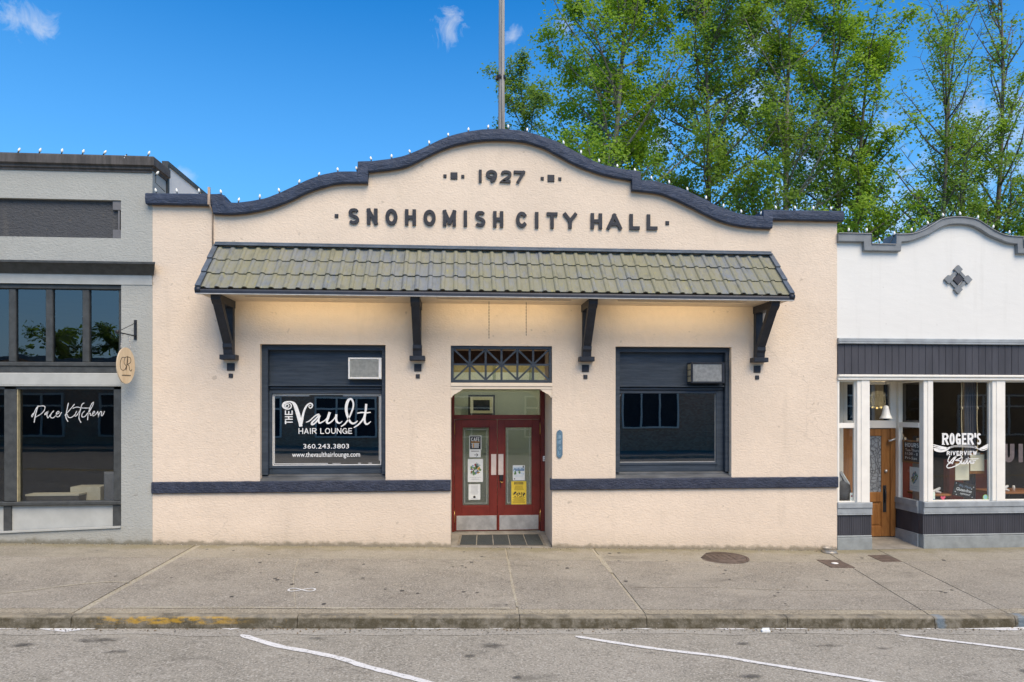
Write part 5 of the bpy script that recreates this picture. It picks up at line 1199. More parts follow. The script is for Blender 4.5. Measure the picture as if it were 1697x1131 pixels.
for i, (a, b) in enumerate(((6.845, 7.175), (8.62, 9.775), (10.02, 11.2))):
    w = bpy.data.objects.new('window', None); COL.objects.link(w); w.parent = ws; w.location = (a-9.1, .08, .8)
    mb = MB()
    for q in ((a, a+.022, .705, 2.93), (b-.022, b, .705, 2.93), (a+.022, b-.022, .705, .727), (a+.022, b-.022, 2.90, 2.93)): mb.box(q[0], q[1], .05, .10, q[2], q[3])
    if i == 0: mb.box(a+.022, b-.022, .055, .095, 2.06, 2.15)
    mb.build('frame', m_whitepaint, w)
    mb = MB(); mb.add([(a, .08, .705), (b, .08, .705), (b, .08, 2.93), (a, .08, 2.93)], [(0, 1, 2, 3)]); mb.build('pane', m_glass_shop, w)
    if i == 1:
        L = MB()
        y = .073
        xs_ = [(8.85, 8.985, 'R'), (8.992, 9.105, 'O'), (9.112, 9.225, 'G'), (9.233, 9.335, 'E'), (9.342, 9.475, 'R'), (9.485, 9.515, "'"), (9.522, 9.622, 'S')]
        for x0, x1, c in xs_:
            glyph(L, c, x0+.006, x1-.006, 1.742, 1.958, .037, y, .076)
            if c in 'RE':
                for zz in (1.745, 1.943): L.box(x0, x0+.062, y-.0022, .076, zz, zz+.012)
                if c == 'R': L.box(x1-.045, x1+.003, y-.0025, .076, 1.745, 1.757)
        # fork and knife drawn as one long piece
        L.ribbon(cat([(8.93, 1.685), (9.0, 1.70), (9.10, 1.725), (9.30, 1.722), (9.45, 1.715), (9.53, 1.71)], 4), .007, y, .076); L.ribbon(cat([(8.99, 1.675), (9.03, 1.69), (9.12, 1.706), (9.30, 1.702), (9.44, 1.695), (9.53, 1.67)], 4), .007, y-.0008, .076)
        L.ribbon(cat([(8.70, 1.665), (8.78, 1.632), (8.87, 1.628), (8.95, 1.655), (9.0, 1.69)], 4), [.012]+[.05-.002*i for i in range(15)]+[.012], y-.0012, .076)
        for k in range(3): L.ribbon([(8.69, 1.745-.032*k), (8.80, 1.715-.025*k), (8.93, 1.69-.012*k)], [.016, .02, .02], y-.0005*k-.0016, .076)
        L.ribbon(cat([(9.50, 1.712), (9.56, 1.665), (9.64, 1.635), (9.72, 1.655), (9.76, 1.69)], 3), .012, y, .076); L.ribbon(cat([(9.60, 1.665), (9.68, 1.69), (9.765, 1.735)], 3), [.03, .04, .05, .06, .06, .06, .05], y-.0012, .076)
        word(L, 'RIVERVIEW', 8.945, 9.53, 1.55, 1.628, .016, y, .076, .3)
        for P, wv in (([(9.00, 1.53), (8.965, 1.45), (9.00, 1.42), (9.08, 1.50), (9.16, 1.545), (9.22, 1.545), (9.22, 1.50), (9.12, 1.455), (9.20, 1.445), (9.20, 1.40), (9.10, 1.345), (8.99, 1.315), (8.945, 1.335), (8.97, 1.385), (9.05, 1.42)], .016), ([(9.13, 1.53), (9.08, 1.46), (9.05, 1.40)], .022),
                      ([(9.24, 1.465), (9.225, 1.40), (9.26, 1.40), (9.30, 1.45), (9.285, 1.41), (9.275, 1.39), (9.31, 1.40), (9.365, 1.50), (9.34, 1.41), (9.36, 1.395), (9.40, 1.45), (9.405, 1.40), (9.44, 1.45), (9.43, 1.40), (9.47, 1.40), (9.48, 1.44), (9.45, 1.45), (9.44, 1.41), (9.50, 1.45)], .016), ([(9.32, 1.478), (9.42, 1.482), (9.56, 1.482)], .012), ([(9.245, 1.495), (9.25, 1.50)], .018)):
            L.ribbon(cat(P, 4), wv, y-.0005*len(P) % .002, .076)
        L.build('window_lettering', m_vinyl, w)
        st = MB(); st.disc((9.70, .072, .765), .055, 16, 0); st.disc((9.70, .0715, .77), .038, 14, 1); st.build('sticker', [plain('green_sticker', (.30, .46, .16), .6), plain('blue_sticker', (.25, .50, .52), .6)], w)
        st = MB(); st.add([(8.87, .072, .715), (8.92, .072, .77), (8.91, .072, .80), (8.87, .072, .785), (8.83, .072, .80), (8.82, .072, .77)], [(0, 1, 2, 3, 4, 5)], 0); st.build('sticker', plain('pink_heart_sticker', (.62, .10, .15), .6), w)
        st = MB(); st.box(8.645, 8.715, .071, .073, .745, .87, 0); st.box(8.645, 8.715, .0705, .073, .73, .745, 1); st.build('sticker', [plain('pale_mint_sticker', (.55, .66, .55), .6), m_blueink], w)
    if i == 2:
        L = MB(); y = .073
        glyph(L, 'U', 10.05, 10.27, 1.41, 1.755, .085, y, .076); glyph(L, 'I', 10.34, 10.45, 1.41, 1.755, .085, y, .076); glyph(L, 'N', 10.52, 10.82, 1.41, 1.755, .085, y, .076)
        L.build('window_lettering', plain('mirrored_letter_grey', (.13, .105, .10), .6, .2, 20), w)  # a truck's mirrored lettering, drawn as dim letters on the pane
# side window of the entry recess
mb = MB(); X = 8.44
mb.add([(X, .125, -.2), (X, .77, -.2), (X, .77, .705), (X, .125, .705)], [(0, 3, 2, 1)])
mb.build('side_panel', m_charboard, ws)
mb = MB()
for i in range(19): y = .125+.034*i; mb.box(X-.008, X-.001, y+.003, y+.031, .105, .478)
mb.build('beadboard', m_charboard, ws, kind='stuff')
mb = MB(); mb.box(X-.045, X+.05, .125, .77, .60, .705); mb.box(X-.03, X+.05, .125, .77, .478, .60); mb.build('window_sill', m_sillgrey, ws)
mb = MB(); mb.box(X-.03, X-.001, .125, .77, -.2, .10); mb.build('base_board', m_sillgrey, ws)
mb = MB(); mb.box(X-.01, X+.05, .125, .75, 2.90, 2.93); mb.box(X-.02, X+.06, .68, .80, .705, 2.93); mb.box(X-.008, X+.045, .125, .68, 2.06, 2.15); mb.build('side_frame', m_whitepaint, ws)
mb = MB(); mb.add([(X+.02, .12, .705), (X+.02, .69, .705), (X+.02, .69, 2.93), (X+.02, .12, 2.93)], [(0, 3, 2, 1)]); mb.build('side_pane', m_glass_shop, ws)
# entry: floor, ceiling, transom and panelled door
mb = MB(); mb.add([(7.0, .0, GY(7.46, 0)-.002), (8.45, .0, GY(8.44, 0)-.002), (8.45, .9, -.075), (7.0, .9, -.075)], [(0, 1, 2, 3)]); mb.build('entry_floor', m_concrete, ws)
mb = MB(); mb.add([(6.8, .1, 2.935), (8.45, .1, 2.935), (8.45, .9, 2.935), (6.8, .9, 2.935)], [(3, 2, 1, 0)]); mb.build('entry_ceiling', m_whitepaint, ws)
mb = MB()
mb.bbox(6.84, 7.36, .76, .86, -.075, 2.93, .006); mb.bbox(7.36, 8.43, .75, .86, 2.03, 2.18, .008); mb.bbox(7.36, 7.44, .76, .86, 2.18, 2.93, .006); mb.bbox(8.30, 8.43, .75, .86, 2.18, 2.93, .006); mb.bbox(7.44, 8.30, .76, .86, 2.88, 2.93, .006)
mb.build('entry_frame', m_whitepaint, ws)
mb = MB(); mb.box(7.44, 8.30, .80, .81, 2.18, 2.88); mb.build('transom_pane', m_glass_dark, ws)
dr_ = bpy.data.objects.new('door', None); COL.objects.link(dr_); dr_.parent = ws; dr_.location = (-1.2, .78, 0)
mb = MB(); y0, y1 = .78, .825; dx0, dx1, gx0, gx1 = 7.42, 8.31, 7.56, 8.14
mb.bbox(dx0, gx0, y0, y1, -.07, 2.02, .006); mb.bbox(gx1, dx1, y0, y1, -.07, 2.02, .006); mb.bbox(gx0, gx1, y0, y1, 1.88, 2.02, .006); mb.bbox(gx0, gx1, y0, y1, .60, .79, .006); mb.bbox(gx0, gx1, y0, y1, -.07, .12, .006)
mb.bbox(gx0+.03, gx1-.03, y0+.012, y1, .15, .57, .02); mb.box(gx0, gx1, y0+.025, y1, .12, .60)
mb.bbox(7.36, dx0-.004, .765, .84, -.07, 2.03, .004); mb.bbox(dx1+.004, 8.42, .765, .84, -.07, 2.03, .006)
mb.build('stile_and_rail', m_wood, dr_)
mb = MB(); mb.box(gx0, gx1, .80, .81, .79, 1.88); mb.build('leaded_pane', m_leaded, dr_)
lead = MB()
for P in ([(7.62, .85), (7.62, 1.82)], [(8.08, .85), (8.08, 1.82)], [(7.62, .85), (8.08, .85)], [(7.62, 1.82), (8.08, 1.82)], arc(7.85, 1.33, .19, .30, 0, 360, 20), arc(7.85, 1.33, .10, .17, 0, 360, 16), cat([(7.62, 1.60), (7.72, 1.70), (7.85, 1.63), (7.98, 1.70), (8.08, 1.60)], 4), cat([(7.62, 1.05), (7.72, .95), (7.85, 1.03), (7.98, .95), (8.08, 1.05)], 4), [(7.85, 1.63), (7.85, 1.82)], [(7.85, .85), (7.85, 1.03)]):
    lead.ribbon(P, .012, .795, .80, False)
lead.build('lead_came', plain('lead', (.12, .125, .13), .5, .2, 10), dr_)
mb = MB(); mb.lathe([(.03, 0), (.032, -.02), (.02, -.04)], (8.22, .78, 1.20), 10, 1, 'y'); mb.tube([(8.20, .775, .60), (8.20, .74, .66), (8.20, .74, .80), (8.20, .775, .86)], .014, 6, 0); mb.bbox(8.165, 8.235, .772, .78, .40, .92, .004)
mb.build('handle', [m_blackmetal, m_steel], dr_)
mb = MB(); mb.tube([(8.28, .76, 1.80), (8.24, .70, 1.78), (8.34, .69, 1.82), (8.40, .74, 1.83)], .018, 7); mb.build('door_closer', m_steel, dr_)
# bistro room
ld = bpy.data.lights.new('bistro_light', 'POINT'); ld.energy = 22; ld.color = (1, .80, .55); ld.shadow_soft_size = .2
lo = bpy.data.objects.new('bistro_light', ld); lo.location = (9.2, 2.55, 2.6); COL.objects.link(lo)
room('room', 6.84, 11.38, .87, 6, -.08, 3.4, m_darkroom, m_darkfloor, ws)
mb = MB(); mb.add([(8.47, .15, -.08), (11.38, .15, -.08), (11.38, .87, -.08), (8.47, .87, -.08)], [(0, 1, 2, 3)]); mb.add([(8.47, .12, 2.95), (11.38, .12, 2.95), (11.38, .87, 2.95), (8.47, .87, 2.95)], [(3, 2, 1, 0)])
mb.add([(8.46, .87, -.08), (8.46, .87, 3.0), (8.30, .87, 3.0), (8.30, .87, -.08)], [(0, 1, 2, 3)]); mb.build('bay_floor', [m_darkfloor], ws)
# pendant, hours board, poster, bag
mb = MB(); c = (7.93, .32, 0); mb.tube([(7.93, .32, 2.93), (7.93, .32, 2.46)], .006, 5, 1); mb.lathe([(.02, 2.47), (.045, 2.45), (.055, 2.40), (.075, 2.30), (.10, 2.245), (.112, 2.225), (.105, 2.222), (.07, 2.29)], c, 18, 0)
tag(mb.build('pendant_lamp', [m_lampglass, m_blackmetal], None, (7.93, .32, 2.2)), 'bell shaped frosted glass lamp hanging in the bistro doorway', 'lamp')
hb = thing('chalkboard', 'small wood framed chalkboard of opening hours hanging in the bistro side window', 'sign', (8.5, .42, 1.4))
def onside(mb2, x):                            # turn an xz drawing into the plane that faces the doorway
    m = MB(); m.v = [(x+y, .66-xx, z) for xx, y, z in mb2.v]; m.f = mb2.f; m.mi = mb2.mi; m.sm = mb2.sm; return m
q = MB(); q.box(0, .50, 0, .02, 1.40, 1.79, 0); onside(q, 8.50).build('board', m_slate, hb)
q = MB()
for a, b, cc, d in ((-.02, .02, 1.38, 1.81), (.48, .52, 1.38, 1.81), (.02, .48, 1.38, 1.41), (.02, .48, 1.78, 1.81)): q.box(a, b, -.008, .024, cc, d)
onside(q, 8.50).build('frame', m_wood, hb)
q = MB(); word(q, 'HOURS', .06, .45, 1.68, 1.76, .014, -.003, 0, .25); text(q, 'Tue-Thurs', .06, .45, 1.60, 1.65, 0, .002); text(q, '11:30 - 8', .06, .42, 1.53, 1.58, 0, .002); text(q, 'Fri-Sat', .06, .40, 1.45, 1.50, 0, .002)
onside(q, 8.50).build('chalk_lettering', m_chalk, hb)
q = MB(); q.tube([(.05, 0, 1.81), (-.02, -.01, 1.95)], .006, 5); q.box(.03, .06, -.01, .02, 1.80, 1.86); q.box(.40, .43, -.01, .02, 1.80, 1.86); onside(q, 8.50).build('clip', m_lightwood, hb)
q = MB(); q.box(0, .27, 0, .003, .86, 1.31, 0); d_flower(q, 0, .27, .86, 1.31, -.001, 5)
qq = MB(); qq.v = [(8.50+y, .47-xx, z) for xx, y, z in q.v]; qq.f = q.f; qq.mi = q.mi; qq.sm = q.sm
tag(qq.build('poster', FM, None, (8.5, .3, .86)), 'white flower poster in the bistro side window below the hours board', 'poster')
mb = MB()
for j in range(7):
    pass
bagp = [(.02, 0), (.17, .02), (.19, .15), (.17, .30), (.12, .38), (.05, .42)]
mb.lathe([(r, h) for r, h in bagp], (7.02, .30, .72), 14, 0)
mb.box(6.93, 6.99, .18, .21, 1.02, 1.24, 1); mb.ribbon([(6.96, 1.25), (7.10, 1.02)], .05, .16, .19, False, 1); mb.ribbon([(7.0, 1.22), (7.13, 1.02)], .015, .155, .165, False, 2)
tag(mb.build('bag', [m_bag, m_greyink, m_paper], None, (7.02, .3, .72)), 'dark cloth bag with papers standing behind the narrow left bistro pane', 'bag')
mb = MB(); mb.box(6.87, 7.40, .12, .55, .60, .715); mb.build('display_shelf', m_kitchenwood, ws)
mb = MB(); mb.box(7.10, 7.165, .10, .104, .72, .87, 0); mb.disc((7.132, .099, .81), .018, 10, 1); tag(mb.build('card', [m_paper, m_wine], None, (7.13, .1, .72)), 'small white card leaning in the corner of the narrow bistro pane', 'card')
for x, lb in ((7.02, 'first'), (7.62, 'second')):
    pass
# curtains
def curtain(x0, x1, y, z0, z1, label):
    mb = MB(); n = 40; vs = []
    for z in (z0, z1):
        for i in range(n+1): x = x0+(x1-x0)*i/n; vs.append((x, y+.03*math.sin(i*1.25)+.01*math.sin(i*.6), z))
    mb.add(vs, [(i, i+1, n+2+i, n+1+i) for i in range(n)], 0, True); tag(mb.build('curtain', m_curtain, None, ((x0+x1)/2, y, z1)), label, 'curtain', 'curtains in the bistro front window')
curtain(9.58, 9.78, .45, .30, 2.93, 'wide grey curtain hanging at the right side of the lettered bistro window')
curtain(8.56, 8.68, .45, .30, 1.75, 'narrow grey curtain at the left edge of the lettered bistro window')
# clipboards on ropes
def clip(x0, x1, z0, z1, xr, wood_lip, label):
    t = thing('clipboard', label, 'clipboard', (xr, .2, z0), 'menu clipboards in the bistro window')
    mb = MB(); mb.bbox(x0-.008, x1+.008, .20, .21, z0-(.055 if wood_lip else .008), z1+.03, .002); mb.build('board', m_wood, t)
    mb = MB(); mb.box(x0, x1, .194, .199, z0, z1, 0); lines(mb, x0+.03, x1-.03, z0+.03, z1-.04, .1935, 12, 1, int(x0*100), .12); mb.build('menu_sheet', [m_cream_paper, plain('faint_ink', (.55, .52, .42), .8)], t)
    mb = MB(); mb.bbox(xr-.05, xr+.05, .188, .20, z1-.005, z1+.035, .004); mb.build('clip', m_steel, t)
    mb = MB(); mb.tube(cat([(xr, .2, z1+.03), (xr+.01, .2, z1+.35), (xr-.006, .2, 2.2), (xr, .2, 2.93)], 4), .0095, 6); mb.lathe([(.005, .03), (.018, .015), (.018, -.015), (.005, -.03)], (xr+.003, .2, 2.42), 8); mb.build('rope', m_rope, t)
clip(9.205, 9.475, 1.075, 1.385, 9.335, False, 'lower clipboard with cream menu hanging on the left rope')
clip(9.50, 9.775, 1.245, 1.55, 9.64, True, 'higher clipboard with cream menu hanging on the right rope')
cb = thing('chalkboard', 'tilted black chalkboard with white writing at the foot of the bistro window', 'sign', (9.42, .25, .72))
A = R(-12)
def tilt(m):
    r = MB(); r.f = m.f; r.mi = m.mi; r.sm = m.sm
    r.v = [(9.42+(x*math.cos(A)-z*math.sin(A)), .26+y, .88+(x*math.sin(A)+z*math.cos(A))) for x, y, z in m.v]; return r
q = MB(); q.box(-.20, .22, 0, .015, -.13, .13); tilt(q).build('board', m_slate, cb)
q = MB(); text(q, 'We Have', -.12, .13, .045, .10, 0, .002, 1); text(q, 'Gluten-free', -.15, .16, -.03, .03, 0, .002, 0, .015); text(q, 'options!', -.06, .14, -.10, -.045, 0, .002, 0, .01)
for x, z in ((-.17, .10), (.18, .09), (-.16, -.06), (.19, -.10), (.15, .05), (-.13, -.11)): q.disc((x, -.002, z), .010, 8, 0)
tilt(q).build('chalk_lettering', [m_chalk, m_blueink], cb)
# tables, napkins, booths
def table(x0, x1, y0, y1, z, label):
    t = thing('table', label, 'table', ((x0+x1)/2, (y0+y1)/2, -.08), 'bistro tables behind the glass')
    mb = MB(); mb.bbox(x0, x1, y0, y1, z-.045, z, .01); mb.build('tabletop', m_tabletop, t); mb = MB(); mb.tube([((x0+x1)/2, (y0+y1)/2, -.08), ((x0+x1)/2, (y0+y1)/2, z-.045)], .035, 8); mb.build('pedestal', m_blackmetal, t)
table(8.72, 9.22, .30, .85, .80, 'small orange brown table behind the lettered bistro window')
table(10.05, 11.1, .30, .9, .83, 'longer dark table behind the right bistro window')
def napkin(x, y, z, label):
    mb = MB(); mb.tube(cat([(x-.14, y, z+.02), (x-.05, y, z+.03), (x+.05, y+.01, z+.06), (x+.13, y+.02, z+.10)], 3), [.012, .02, .025, .03, .03, .03, .03, .028, .024, .015], 8); mb.tube([(x+.0, y-.02, z+.04), (x+.10, y-.04, z+.015)], [.03, .015], 6)
    tag(mb.build('napkin', m_napkin, None, (x, y, z)), label, 'napkin', 'rolled napkins on the bistro tables')
napkin(8.98, .45, .80, 'white folded napkin on the small orange brown bistro table'); napkin(10.35, .45, .83, 'white folded napkin on the longer table behind the right bistro pane')
mb = MB(); mb.lathe([(.02, 0), (.025, .05), (.012, .08), (.012, .10)], (8.80, .5, .80), 8); tag(mb.build('sauce_bottle', plain('red_bottle', (.5, .03, .03), .4), None, (8.8, .5, .8)), 'small red bottle on the orange brown bistro table', 'bottle')
mb = MB(); mb.lathe([(.025, 0), (.025, .07), (.018, .10)], (10.62, .5, .83), 8); tag(mb.build('salt_shaker', m_acwhite, None, (10.62, .5, .83)), 'small white shaker on the longer bistro table', 'shaker')
for x0, x1, lb in ((8.7, 9.3, 'dark red upholstered chair at the small bistro table'), (10.0, 11.2, 'long dark red booth added behind the right bistro pane in place of a mirrored red truck')):
    t = thing('booth_seat', lb, 'seat', (x0, 1.2, -.08), 'red seats in the bistro'); mb = MB(); mb.bbox(x0, x1, 1.45, 1.58, .3, 1.35, .03); mb.build('backrest', m_redbooth, t); mb = MB(); mb.bbox(x0, x1, 1.0, 1.45, -.07, .42, .03); mb.build('seat', m_redbooth, t)  # the long one is added, standing in for a red truck's reflection
for i, ow in enumerate(('first from the left', 'second from the left', 'middle', 'second from the right', 'rightmost')):
    mb = MB(); x = 9.0+.10*i; mb.lathe([(.004, .02), (.016, .01), (.016, -.01), (.004, -.02)], (x, 2.6, 2.42+.012*(i % 2)), 8); tag(mb.build('small_lamp', emit('lit_small_bulb', (1, .75, .35), 6), None, (x, 2.6, 2.42)), 'tiny glowing bulb inside the dark bistro, %s in its row' % ow, 'lamp', 'row of tiny bulbs inside the bistro')
for x0 in (7.06, 7.47, 8.18): pass
bulbs(onpar(WUP, 6.9, 11.3, -.02, .012), 'string_light', 'string of white bulbs along the curved grey parapet of the white bistro', .345, .1, 0)
# brown shingled box on the bistro roof
t = thing('roof_box', 'low brown shingled roof box showing through the dips of the bistro parapet', 'roof box', (10, 1.2, 4.85))
mb = MB(); mb.box(8.68, 12.0, 1.0, 2.4, 4.85, 5.70); mb.build('box', m_brown, t); mb = MB(); mb.prism([(8.60, 5.70), (12.1, 5.74), (12.1, 5.80), (8.60, 5.76)], .95, 2.45); mb.build('lid', m_roof, t)

# ------------------------------------------------------------------ small things on the pavement
mb = MB(); c = (4.41, -.63, GY(4.41, -.63)+.004); mb.lathe([(.44, -.02), (.44, .002), (.40, .003), (.40, -.004), (.385, -.004), (.385, .004), (.0, .004)], c, 32, 0)
for k in range(5): mb.box(c[0]-.24+.1*k, c[0]-.20+.1*k, c[1]-.20, c[1]+.20, c[2]+.0035, c[2]+.009, 0)
tag(mb.build('manhole_cover', m_iron, None, c), 'round rusty manhole cover in the pavement before the cream wall', 'manhole cover')
def cover(P, label):
    cx = sum(p[0] for p in P)/4; cy = sum(p[1] for p in P)/4; mb = MB(); V4 = [(x, y, GY(x, y)+.007) for x, y in P]; mb.add(V4+[(x, y, z-.02) for x, y, z in V4], [(0, 1, 2, 3), (0, 4, 5, 1), (1, 5, 6, 2), (2, 6, 7, 3), (3, 7, 4, 0)])
    for k in range(1, 6):
        a = k/6; p = [P[0][i]+(P[1][i]-P[0][i])*a for i in (0, 1)]; q = [P[3][i]+(P[2][i]-P[3][i])*a for i in (0, 1)]
        mb.add([(p[0]+.02, p[1]-.006, GY(*p)+.010), (q[0]-.02, q[1]-.006, GY(*q)+.010), (q[0]-.02, q[1]+.006, GY(*q)+.010), (p[0]+.02, p[1]+.006, GY(*p)+.010)], [(0, 1, 2, 3)])
    tag(mb.build('utility_cover', m_iron, None, (cx, cy, GY(cx, cy))), label, 'utility cover', 'square iron covers in the pavement')
cover([(5.96, -1.29), (6.37, -1.29), (6.40, -.76), (6.0, -.76)], 'rusty rectangular cover carrying a white disc, nearer the kerb')
cover([(7.06, -.93), (7.40, -.93), (7.44, -.46), (7.09, -.46)], 'rusty rectangular cover in front of the bistro doorway')
mb = MB(); mb.lathe([(.055, 0), (.055, .008), (.03, .014)], (6.17, -1.03, GY(6.17, -1.03)+.009), 14); tag(mb.build('plastic_disc', m_acwhite, None, (6.17, -1.03, GY(6.17, -1))), 'small round white disc lying on the rusty cover', 'disc')
c = (6.55, -.19, GY(6.55, -.19)+.002); mb = MB(); mb.lathe([(.14, 0), (.125, .015), (.115, .08), (.12, .085), (.11, .083), (.10, .03), (.0, .028)], c, 22, 0); mb.lathe([(.10, .055), (.0, .056)], c, 18, 1)
tag(mb.build('water_bowl', [plain('dull_metal_bowl', (.38, .34, .28), .45, .2, 20, metal=.5), plain('pale_bowl_water', (.62, .62, .58), .15)], None, c), 'metal water bowl on the pavement at the corner of the cream hall', 'bowl')
x, y = 3.66, -3.93; z = roadz(x, y)+.006; mb = MB(); mb.box(x-.05, x+.05, y-.02, y+.03, z, z+.02); mb.box(x-.03, x+.06, y+.03, y+.045, z, z+.035); tag(mb.build('litter', m_paper, None, (x, y, z)), 'crumpled white paper scrap lying in the gutter', 'litter')

# ------------------------------------------------------------------ pole and trees behind
px_, py_ = 1.17, 8.0
po = thing('utility_pole', 'tall weathered wooden pole rising behind the top of the navy parapet', 'pole', (px_, py_, -.8))
mb = MB(); mb.tube([(px_, py_, -.9), (px_, py_, 6), (px_+.01, py_, 12), (px_+.02, py_, 17.5)], [.155, .122, .092, .08], 14); mb.build('shaft', m_pole, po)
mb = MB(); mb.lathe([(.128, -.05), (.135, -.045), (.135, .045), (.128, .05)], (px_, py_, 12.05), 14); mb.box(px_-.17, px_-.1, py_-.05, py_+.02, 12.0, 12.1); mb.build('band', m_blackmetal, po)
mb = MB(); mb.tube([(px_+.03, py_-.13, 9.0), (px_+.03, py_-.12, 12), (px_+.04, py_-.10, 17)], .028, 6); mb.build('ground_wire', m_pole, po)
mb = MB(); mb.box(px_-1.1, px_+1.1, py_-.16, py_-.06, 16.6, 16.72); mb.build('crossarm', m_pole, po)

def tree(name, label, base, h, crown_r, crown_z0, lean, nleaf, lm, bark, seed, dens=1.0, trunk_r=.22, leaf=.16, top_bare=0.0, up=.75, nlimb=26, stems=1):
    r = random.Random(seed); rg = np.random.default_rng(seed)
    x0, y0, z0 = base; t = thing(name, label, 'tree', base, 'trees behind the buildings')
    wood_ = MB(); tips = []
    for s in range(stems):
        sx = (s-(stems-1)/2)*1.1
        tp = []
        n = 9
        for i in range(n+1):
            f = i/n; tp.append((x0+sx*.4+sx*f*1.3+lean[0]*f+.25*math.sin(f*5+seed+s), y0+lean[1]*f+.2*math.sin(f*4+seed*2), z0+h*f*(1-.08*s)))
        wood_.tube(cat(tp, 3), [trunk_r*(1-.90*(i/(n*3)))+.012 for i in range(n*3+1)], 8)
        def at(f): f = max(0, min(.999, f))*n; i = int(f); a, b = Vector(tp[i]), Vector(tp[i+1]); return a+(b-a)*(f-i)
        for k in range(nlimb//stems):
            f = crown_z0+(1-crown_z0)*(k+.5)/(nlimb/stems)*.98+r.uniform(-.02, .02); f = min(f, .985)
            a = r.uniform(0, 6.283); g = (f-crown_z0)/(1-crown_z0)
            prof = max(.05, 1-((g-.36)/.68)**2)**.5
            L = crown_r*prof*r.uniform(.75, 1.15)+.5
            p = at(f); d = Vector((math.cos(a), math.sin(a), up*r.uniform(.6, 1.3))); d.normalize(); pts = [p]
            m = 5
            for j in range(1, m+1):
                d = (d+Vector((r.uniform(-.16, .16), r.uniform(-.16, .16), r.uniform(-.05, .20)))).normalized(); p = p+d*L*1.15/m; pts.append(p)
            br = trunk_r*.34*(1-g*.6); wood_.tube(pts, [br*(1-.85*j/m)+.008 for j in range(m+1)], 5)
            for j in range(1, m+1):
                for q in range(3):
                    dd = Vector((r.uniform(-1, 1), r.uniform(-1, 1), r.uniform(-.2, 1.0))).normalized(); b = pts[j]; ll = L*r.uniform(.16, .36)*(1.15-.1*j); e = b+dd*ll
                    mid = b+dd*ll*.5+Vector((0, 0, .04)); wood_.tube([b, mid, e], [.016, .011, .006], 3, 0, False)
                    if f < 1-top_bare or r.random() < .15: tips += [(mid, .7), (e, 1.0), (b+dd*ll*.78, .9)]
            if f < 1-top_bare: tips.append((pts[-1], 1.1))
        if top_bare == 0: tips += [(at(.97), .8), (at(.995), .7)]
    wood_.build('trunk', bark, t)
    # leaves: small folded blades in loose clumps round the twig ends
    T = np.array([tuple(p) for p, w_ in tips]); wt_ = np.array([w_ for p, w_ in tips]); wt_ = wt_*rg.lognormal(0, .8, len(T)); k = rg.choice(len(T), nleaf, p=wt_/wt_.sum())
    c = T[k]+rg.normal(0, 1, (nleaf, 3))*np.array([.22, .22, .19])*(.6+crown_r/8)
    nm = (c-np.array([x0, y0, z0+h*.55]))*np.array([1, 1, .5]); nm /= np.linalg.norm(nm, axis=1)[:, None]
    e3 = nm*.75+np.array([0, 0, .55])+rg.normal(0, .55, (nleaf, 3)); e3 /= np.linalg.norm(e3, axis=1)[:, None]
    e1 = np.cross(e3, rg.normal(0, 1, (nleaf, 3))); e1 /= np.linalg.norm(e1, axis=1)[:, None]; e2 = np.cross(e3, e1)
    sz = leaf*rg.uniform(.5, 1.4, nleaf)[:, None]
    v = np.stack([c-e1*sz*.5, c+e2*sz*.38+e3*sz*.10, c+e1*sz*.55, c-e2*sz*.38+e3*sz*.10], 1).reshape(-1, 3)-np.array(base)
    me = bpy.data.meshes.new('crown'); me.vertices.add(nleaf*4); me.vertices.foreach_set('co', v.ravel().astype(np.float32))
    me.loops.add(nleaf*4); me.loops.foreach_set('vertex_index', np.arange(nleaf*4, dtype=np.int32)); me.polygons.add(nleaf); me.polygons.foreach_set('loop_start', np.arange(0, nleaf*4, 4, dtype=np.int32)); me.update(calc_edges=True)
    me.materials.append(lm); o = bpy.data.objects.new('crown', me); COL.objects.link(o); o.parent = t
    return t
TZ = -.9
tree('poplar_tree', 'small dark crown showing just right of the wooden pole', (5.6, 33, TZ), 25.5, 3.3, .30, (-1.7, 0), 22000, m_leafC, m_barkd, 11, leaf=.17, trunk_r=.18)
tree('poplar_tree', 'broad bright green tree right of the pole with pale trunk low in its crown', (7.9, 25, TZ), 27.5, 4.9, .28, (.9, 0), 54000, m_leafA, m_bark, 3, trunk_r=.33, nlimb=58)
tree('poplar_tree', 'mid green tree behind the right slope of the navy parapet', (13.3, 25, TZ), 28.5, 3.8, .28, (.2, 0), 37000, m_leafB, m_barkd, 5, trunk_r=.25, nlimb=58)
tree('poplar_tree', 'tall dense green tree above the right end of the navy parapet', (17.8, 25, TZ), 31, 3.7, .26, (.9, 0), 35000, m_leafB, m_bark, 8, trunk_r=.26, nlimb=58)
tree('poplar_tree', 'bright yellow green tree above the gap between hall and bistro', (21.7, 25, TZ), 26.2, 3.4, .36, (.2, 0), 37000, m_leafA, m_barkd, 13, trunk_r=.25, nlimb=60, stems=2)
tree('poplar_tree', 'thin sparse tree with visible branches left of the bistro diamond', (26.3, 25, TZ), 24.5, 3.5, .38, (1.2, 0), 5200, m_leafB, m_barkd, 17, trunk_r=.20, nlimb=22, up=1.1)
tree('poplar_tree', 'leafy middle height tree behind the bistro parapet peak', (29.4, 26, TZ), 19.5, 3.1, .36, (.2, 0), 13000, m_leafB, m_barkd, 21, trunk_r=.21, nlimb=26)
tree('bare_tree', 'tall tree with bare top branches at the right edge of the view', (31.6, 27, TZ), 28.5, 3.8, .33, (.8, 0), 9500, m_leafB, m_barkd, 23, trunk_r=.22, nlimb=34, top_bare=.52, up=1.6)
